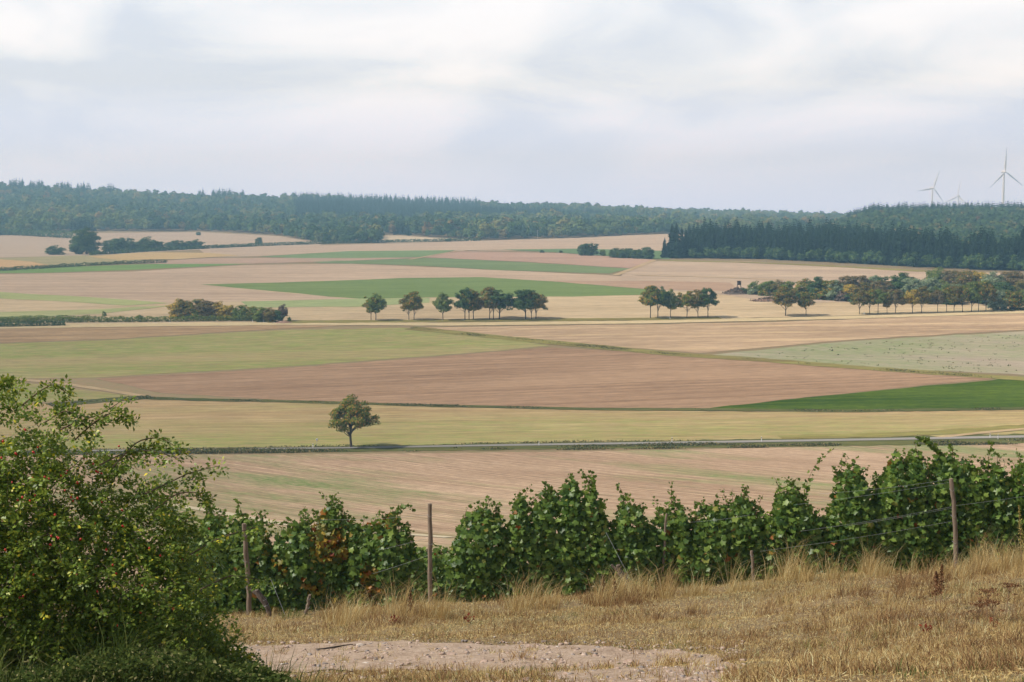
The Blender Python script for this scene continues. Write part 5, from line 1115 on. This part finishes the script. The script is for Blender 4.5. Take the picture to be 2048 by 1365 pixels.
for pc, (lab, au, sh) in special.items():
    vine(pc, 28.0 + .05 * math.sin(pc), 34 if pc < 1190 or pc > 1380 else 40, topf, lab, aut=au, shoots=sh)
low = lambda px: 1094 + 22 * vnoise(px / 14., px * 0, 90) + np.interp(px, [400, 760, 850, 900, 1000], [-30, -25, -12, -18, 0])
for pc in range(700, 1100, 52):
    vine(pc, 37.5, 32, low, 'grapevine of the lower second row seen through the gap beside the bare post', 'grapevines in the lower second row', 600)
# fruit and a few dead twigs
mb = MB(); P = [at(a, c_, 27.8) for a, c_ in [(1512, 1030), (1520, 1005), (1527, 988)]]; tube(mb, [list(p) for p in P], [.006, .004, .002], 5); P2 = [at(a, c_, 27.8) for a, c_ in [(1520, 1005), (1522, 993)]]; tube(mb, [list(p) for p in P2], [.004, .002], 5)
tag(mb.build('dead_twig', M_cane), 'bare dead twig sticking out above the low vines', 'twig')
# posts
def post(px_top, row_top, px_base, D, rad, label, mat=M_wood):
    t = at(px_top, row_top, D); g = ground_at(px_base, D); root = empty('vineyard_post', g); d = np.array(t - g); m = 14; k = np.linspace(0, 1, m); r = np.random.default_rng(int(px_top)); pts = np.outer(k, d) + np.stack([.008 * np.cumsum(r.normal(size=m)), .004 * r.normal(size=m), 0 * k], 1); pts[0] -= np.array([0, 0, .3])
    mb = MB(); tube(mb, pts, rad * (1.06 - .14 * k) * (1 + .03 * r.normal(size=m)), 12); mb.build('shaft', mat, root, True)
    for q in (.42, .66, .9):
        p_ = pts[0] * (1 - q) + pts[-1] * q; ms = MB(); a = np.linspace(0, 2 * math.pi, 14); tube(ms, np.stack([p_[0] + np.cos(a) * (rad + .004), p_[1] + np.sin(a) * (rad + .004), p_[2] + .02 * np.cos(a * 2)], 1), .0025, 4, False); ms.build('wire_loop', M_grey, root)
    tag(root, label, 'post', 'wooden vineyard posts'); return t, g
T857, B857 = post(857, 1008, 862, 27.2, .042, 'tall bare weathered post standing free in the vineyard gap')
T490, B490 = post(489, 1048, 498, 27.2, .046, 'weathered post at the left beside the rose bush')
T1195, B1195 = post(1192, 1018, 1196, 27.75, .034, 'half hidden dark post in the middle of the vines', M_darkwood)
T1330, B1330 = post(1334, 1028, 1322, 27.7, .022, 'thin reddish post leaning right among the middle vines')
T1908, B1908 = post(1906, 958, 1916, 27.2, .042, 'weathered post in front of the tall vines on the right')
T1503, B1503 = post(1501, 1102, 1506, 27.3, .03, 'short dark post stub in the right half of the vines')
T615, B615 = post(622, 1190, 612, 27.1, .03, 'short leaning stake at the foot of the left vines')
# wires
M_wire = solid_mat('galvanised_wire', (.5, .52, .54), (.66, .68, .7), 3, .35, bump=0, metallic=.5)
def wire(a, b, sag, label, rad=.0015):
    k = np.linspace(0, 1, 16)[:, None]; P = np.array(a) * (1 - k) + np.array(b) * k; P[:, 2] -= sag * 4 * (k * (1 - k))[:, 0]; mb = MB(); tube(mb, P, rad, 4, False); return tag(mb.build('trellis_wire', M_wire), label, 'wire', 'trellis wires')
W_ = lambda px, row, D=27.35: at(px, row, D)
wire(W_(1906, 964), W_(1590, 1010, 27.4), .02, 'upper wire running left from the right post')
wire(W_(1907, 958), W_(1640, 988, 27.4), .03, 'topmost thin wire left of the right post')
wire(W_(1908, 1013), W_(1600, 1063, 27.4), .02, 'middle wire running left from the right post across the vines')
wire(W_(1908, 1016), W_(1690, 1053, 27.4), .01, 'second strand close under the middle wire')
wire(W_(1909, 1042), W_(1520, 1103, 27.4), .03, 'lower wire running left from the right post to the post stub')
wire(W_(1909, 1012), W_(2100, 985), .01, 'wire running right from the right post')
wire(W_(857, 1030), W_(640, 1040), .03, 'top wire running left from the bare post')
wire(W_(858, 1075), W_(760, 1100), .01, 'middle wire falling left from the bare post')
wire(W_(860, 1110), W_(745, 1148), .01, 'lowest wire falling left from the bare post')
wire(W_(1212, 1065, 27.2), W_(1262, 1162, 26.8), 0, 'steep anchor wire right of the middle post', .003)
wire(W_(540, 1155, 27.0), W_(578, 1250, 26.8), 0, 'steep anchor wire right of the left post', .004)
wire(W_(1380, 1045, 27.5), W_(1500, 1030, 27.5), .02, 'wire above the low vines right of the leaning post')
# old vine trunks with twine in front of the posts
for px, D, h, lab in [(1250, 26.9, .55, 'gnarled grey vine trunk wrapped in twine right of the middle post'), (528, 26.9, .5, 'gnarled old vine trunk at the foot of the left post')]:
    b = ground_at(px, D); root = empty('old_vine_trunk', b); mb = MB(); tube(mb, [[.12, 0, -.05], [.07, .02, .15], [0, 0, .3], [-.1, .02, .42], [-.13, 0, h]], [.05, .045, .06, .055, .04], 9); tube(mb, [[-.05, 0, .36], [-.25, .02, h]], [.035, .025], 7); mb.build('trunk', M_vtrunk, root, True)
    ms = MB(); a = np.linspace(0, 14, 50); tube(ms, np.stack([.07 - .006 * a + .055 * np.cos(a), .055 * np.sin(a), 0.14 + .016 * a], 1), .002, 4, False); ms.build('twine', M_wire, root); tag(root, lab, 'vine trunk')

# ------------------------------------------------------------ dog rose
RB = np.array([(-400, 760), (-200, 745), (0, 768), (60, 785), (110, 800), (140, 850), (180, 872), (215, 885), (250, 905), (300, 925), (330, 945), (355, 985), (360, 1010), (372, 1045), (382, 1090), (395, 1140), (412, 1190), (435, 1240), (462, 1300)], float)
ro = ground_at(-30, 13.2); bush = empty('rose_bush', ro); ro = np.array(ro)
M_rose = leaf_mat('rose_leaflets', [(0, (0.068, 0.118, 0.018)), (.5, (0.144, 0.223, 0.032)), (.9, (0.254, 0.330, 0.050)), (.965, (0.439, 0.462, 0.059)), (1, (0.800, 0.660, 0.050))], .24, .25)
M_rosed = solid_mat('rose_cane', (.08, .06, .035), (.20, .13, .08), 8, .85)
M_hip = solid_mat('rose_hip_skin', (.42, .018, .014), (.55, .04, .02), 6, .35, bump=0)
nt_ = 4300; env = lambda p: np.interp(p, RB[:, 0], RB[:, 1]); px = rng.uniform(-330, 485, nt_ * 2); row = env(px) + 4 + (rng.random(nt_ * 2) ** .9) * (1400 - env(px))
dist = row - env(px); keep = rng.random(nt_ * 2) < np.interp(dist, [0, 60, 170, 400], [.09, .34, .8, 1]); px, row, dist = px[keep][:nt_], row[keep][:nt_], dist[keep][:nt_]; nt_ = len(px)
side = np.where(rng.random(nt_) < .68, -1., 1.); thk = .12 + .95 * S(dist / 300) ; D = 13.5 + side * thk * rng.uniform(.35, 1, nt_)
TB = np.array([at(a, b_, d_) for a, b_, d_ in zip(px, row, D)]); okz = TB[:, 2] > terrain(TB[:, 0], TB[:, 1]) + .1; TB, side, px, row = TB[okz], side[okz], px[okz], row[okz]; nt_ = len(TB)
out = unit(np.stack([(px - 60) / 330. + .5 * rng.normal(size=nt_), side * .8 + .4 * rng.normal(size=nt_), np.interp(row, [760, 1000, 1300], [.5, .1, -.3]) + .45 * rng.normal(size=nt_)], 1))
extra_base, extra_dir, canes = [], [], []
for pts in [[(40, 815), (75, 785), (108, 766), (140, 792)], [(-30, 770), (0, 762), (30, 770)], [(120, 860), (160, 842), (205, 828), (258, 792)], [(150, 880), (200, 835), (235, 822), (262, 835)], [(225, 935), (275, 880), (325, 874), (368, 908)], [(200, 930), (250, 905), (300, 900), (360, 918)],
            [(290, 988), (340, 965), (380, 945), (440, 932)], [(310, 1020), (355, 985), (400, 985), (412, 1010)], [(380, 1110), (430, 1080), (480, 1062), (545, 1048)], [(400, 1180), (460, 1150), (520, 1160)], [(90, 845), (130, 820), (165, 835)], [(20, 1290), (90, 1295), (150, 1240), (160, 1150)]]:
    P = np.array([at(a, b_, 12.75 + .1 * rng.normal()) for a, b_ in pts]); t = np.linspace(0, 1, len(P)); tt = np.linspace(0, 1, 14); P = np.stack([np.interp(tt, t, P[:, i]) for i in range(3)], 1)
    for _ in range(2): P[1:-1] = (P[:-2] + P[1:-1] * 2 + P[2:]) / 4
    canes.append((P, np.linspace(.008, .0025, 14)))
    for i in range(1, 14):
        for _ in range(1 if i % 2 else 2): extra_base.append(P[i]); extra_dir.append(unit(np.array([.4, rng.normal() * .4, rng.normal() * .5 - .3])) * .55)
EB, ED = np.array(extra_base), np.array(extra_dir)
TB = np.concatenate([TB, EB]); ln = np.concatenate([rng.uniform(.14, .34, nt_), rng.uniform(.05, .12, len(EB))]); out = np.concatenate([out, ED]); isx = np.concatenate([np.zeros(nt_, bool), np.ones(len(EB), bool)])
LC, LN, LT = [], [], []; mc = MB()
for b_, d_, l_, x_ in zip(TB, out, ln, isx):
    k = 3 if x_ else 8; s_ = np.linspace(.15, 1, k); dr = np.array([0, 0, -1.]) * .22
    ax_ = b_[None] + d_[None] * (s_ * l_)[:, None] + dr * (s_ ** 2 * l_)[:, None]
    if not x_ and random.random() < .35: tube(mc, ax_[::3] - ro, [.003, .0025, .0015], 3, False)
    rd = unit(rng.normal(size=(k, 3)) + d_ * .8 + [0, 0, -.15]); ll = rng.uniform(.055, .085, k)          # rachis of each leaf
    upn = unit(rng.normal(size=(k, 3)) * .5 + [0, -.2, 1.]); sd = unit(np.cross(rd, upn)); upn = np.cross(sd, rd)
    for q, sg in ((.35, 1), (.35, -1), (.65, 1), (.65, -1), (.95, .0)):
        c_ = ax_ + rd * (ll * q)[:, None] + sd * sg * .018; t_ = unit(rd * (.5 if sg else 1) + sd * sg); LC.append(c_ + t_ * .013); LT.append(t_); LN.append(upn + .3 * rng.normal(size=(k, 3)))
LC, LN, LT = map(np.concatenate, (LC, LN, LT)); k = len(LC); LN = unit(LN - (LN * LT).sum(1, keepdims=True) * LT); LS = np.cross(LN, LT); sz = rng.uniform(.7, 1.3, k)[:, None] * .0205
V = np.stack([LC - LT * sz, LC - LS * sz * .55 + LN * .003, LC + LT * sz, LC + LS * sz * .55 + LN * .003], 1) - ro; mb = MB(); mb.add(V, np.arange(4 * k).reshape(-1, 4)); mb.build('foliage', M_rose, bush)
for i in range(70):
    e_ = TB[random.randrange(nt_)]; b0 = ro + [random.uniform(-1.2, .8), random.uniform(-.5, .5), 0]; b0[2] = gz(b0[0], b0[1]) - .1; tt = np.linspace(0, 1, 9)[:, None]; mid = (b0 + e_) / 2 + [0, 0, .5]; P = b0 * (1 - tt) ** 2 + 2 * mid * tt * (1 - tt) + e_ * tt ** 2; canes.append((P, np.linspace(.011, .003, 9)))
for P, rd_ in canes: tube(mc, P - ro, rd_, 5, False)
mc.build('cane', M_rosed, bush)
hv, hf = [], []
for i in range(7):
    f = i / 6 * math.pi; rr = math.sin(f) * (.0085 if i < 4 else .0075)
    for j in range(8): hv.append([math.cos(j * .7854) * rr, math.sin(j * .7854) * rr, math.cos(f) * .0115])
for i in range(6):
    for j in range(8): hf.append([i * 8 + j, i * 8 + (j + 1) % 8, (i + 1) * 8 + (j + 1) % 8, (i + 1) * 8 + j])
mb = MB(); mb.add(hv, hf); hm = mb.mesh('rose_hip', True); hm.materials.append(M_hip)
HP = [(6, 883), (3, 916), (32, 908), (67, 905), (65, 957), (98, 958), (45, 995), (24, 965), (60, 1002), (168, 917), (196, 945), (203, 947), (193, 943), (155, 966), (152, 968), (142, 995), (155, 997), (146, 1002), (101, 1090), (125, 946), (132, 946), (110, 1030), (117, 1077), (283, 1181), (285, 1172), (281, 1225), (115, 1075), (400, 1158), (418, 1058), (393, 1110), (360, 1208), (395, 1258), (160, 1135), (153, 1150), (90, 955), (186, 928), (238, 893), (50, 860), (123, 952), (11, 1100)]
rh = np.random.default_rng(5)
for i in range(76):
    if i < len(HP): a, b_ = HP[i]
    else: a = rh.uniform(-60, 460); b_ = env(a) + rh.uniform(90, 420)
    p_ = np.array(at(a, b_, 12.36 + rh.uniform(-.1, .1) + .8 * (1 - S((b_ - env(a)) / 300)))) - ro; h_ = link_mesh('rose_hip', hm, bush); h_.location = p_; s_ = rh.uniform(.9, 1.35); h_.scale = (s_, s_, s_); h_.rotation_euler = (rh.normal() * .5, rh.normal() * .5, 0)
tag(bush, 'large dog rose bush with red hips filling the lower left corner', 'rose bush')

# ------------------------------------------------------------ air
def haze():
    m, nt, o = newmat('air'); v = N(nt, 'ShaderNodeVolumePrincipled')
    v.inputs['Color'].default_value = (.38, .71, 1.0, 1); v.inputs['Density'].default_value = 2.9e-4; v.inputs['Anisotropy'].default_value = .1
    v.inputs['Absorption Color'].default_value = (.9, .95, 1, 1)
    L(nt, v.outputs[0], o.inputs['Volume'])
    x0, x1, y0, y1, z0, z1 = -2720, 2720, -70, 4420, -60, 166
    mb = MB(); mb.add([[x, y, z] for x in (x0, x1) for y in (y0, y1) for z in (z0, z1)], [[0, 1, 3, 2], [4, 6, 7, 5], [0, 4, 5, 1], [2, 3, 7, 6], [0, 2, 6, 4], [1, 5, 7, 3]])
    return tag(mb.build('haze', m), 'thin bluish haze filling the air over the valley', 'haze', kind='stuff')
haze()
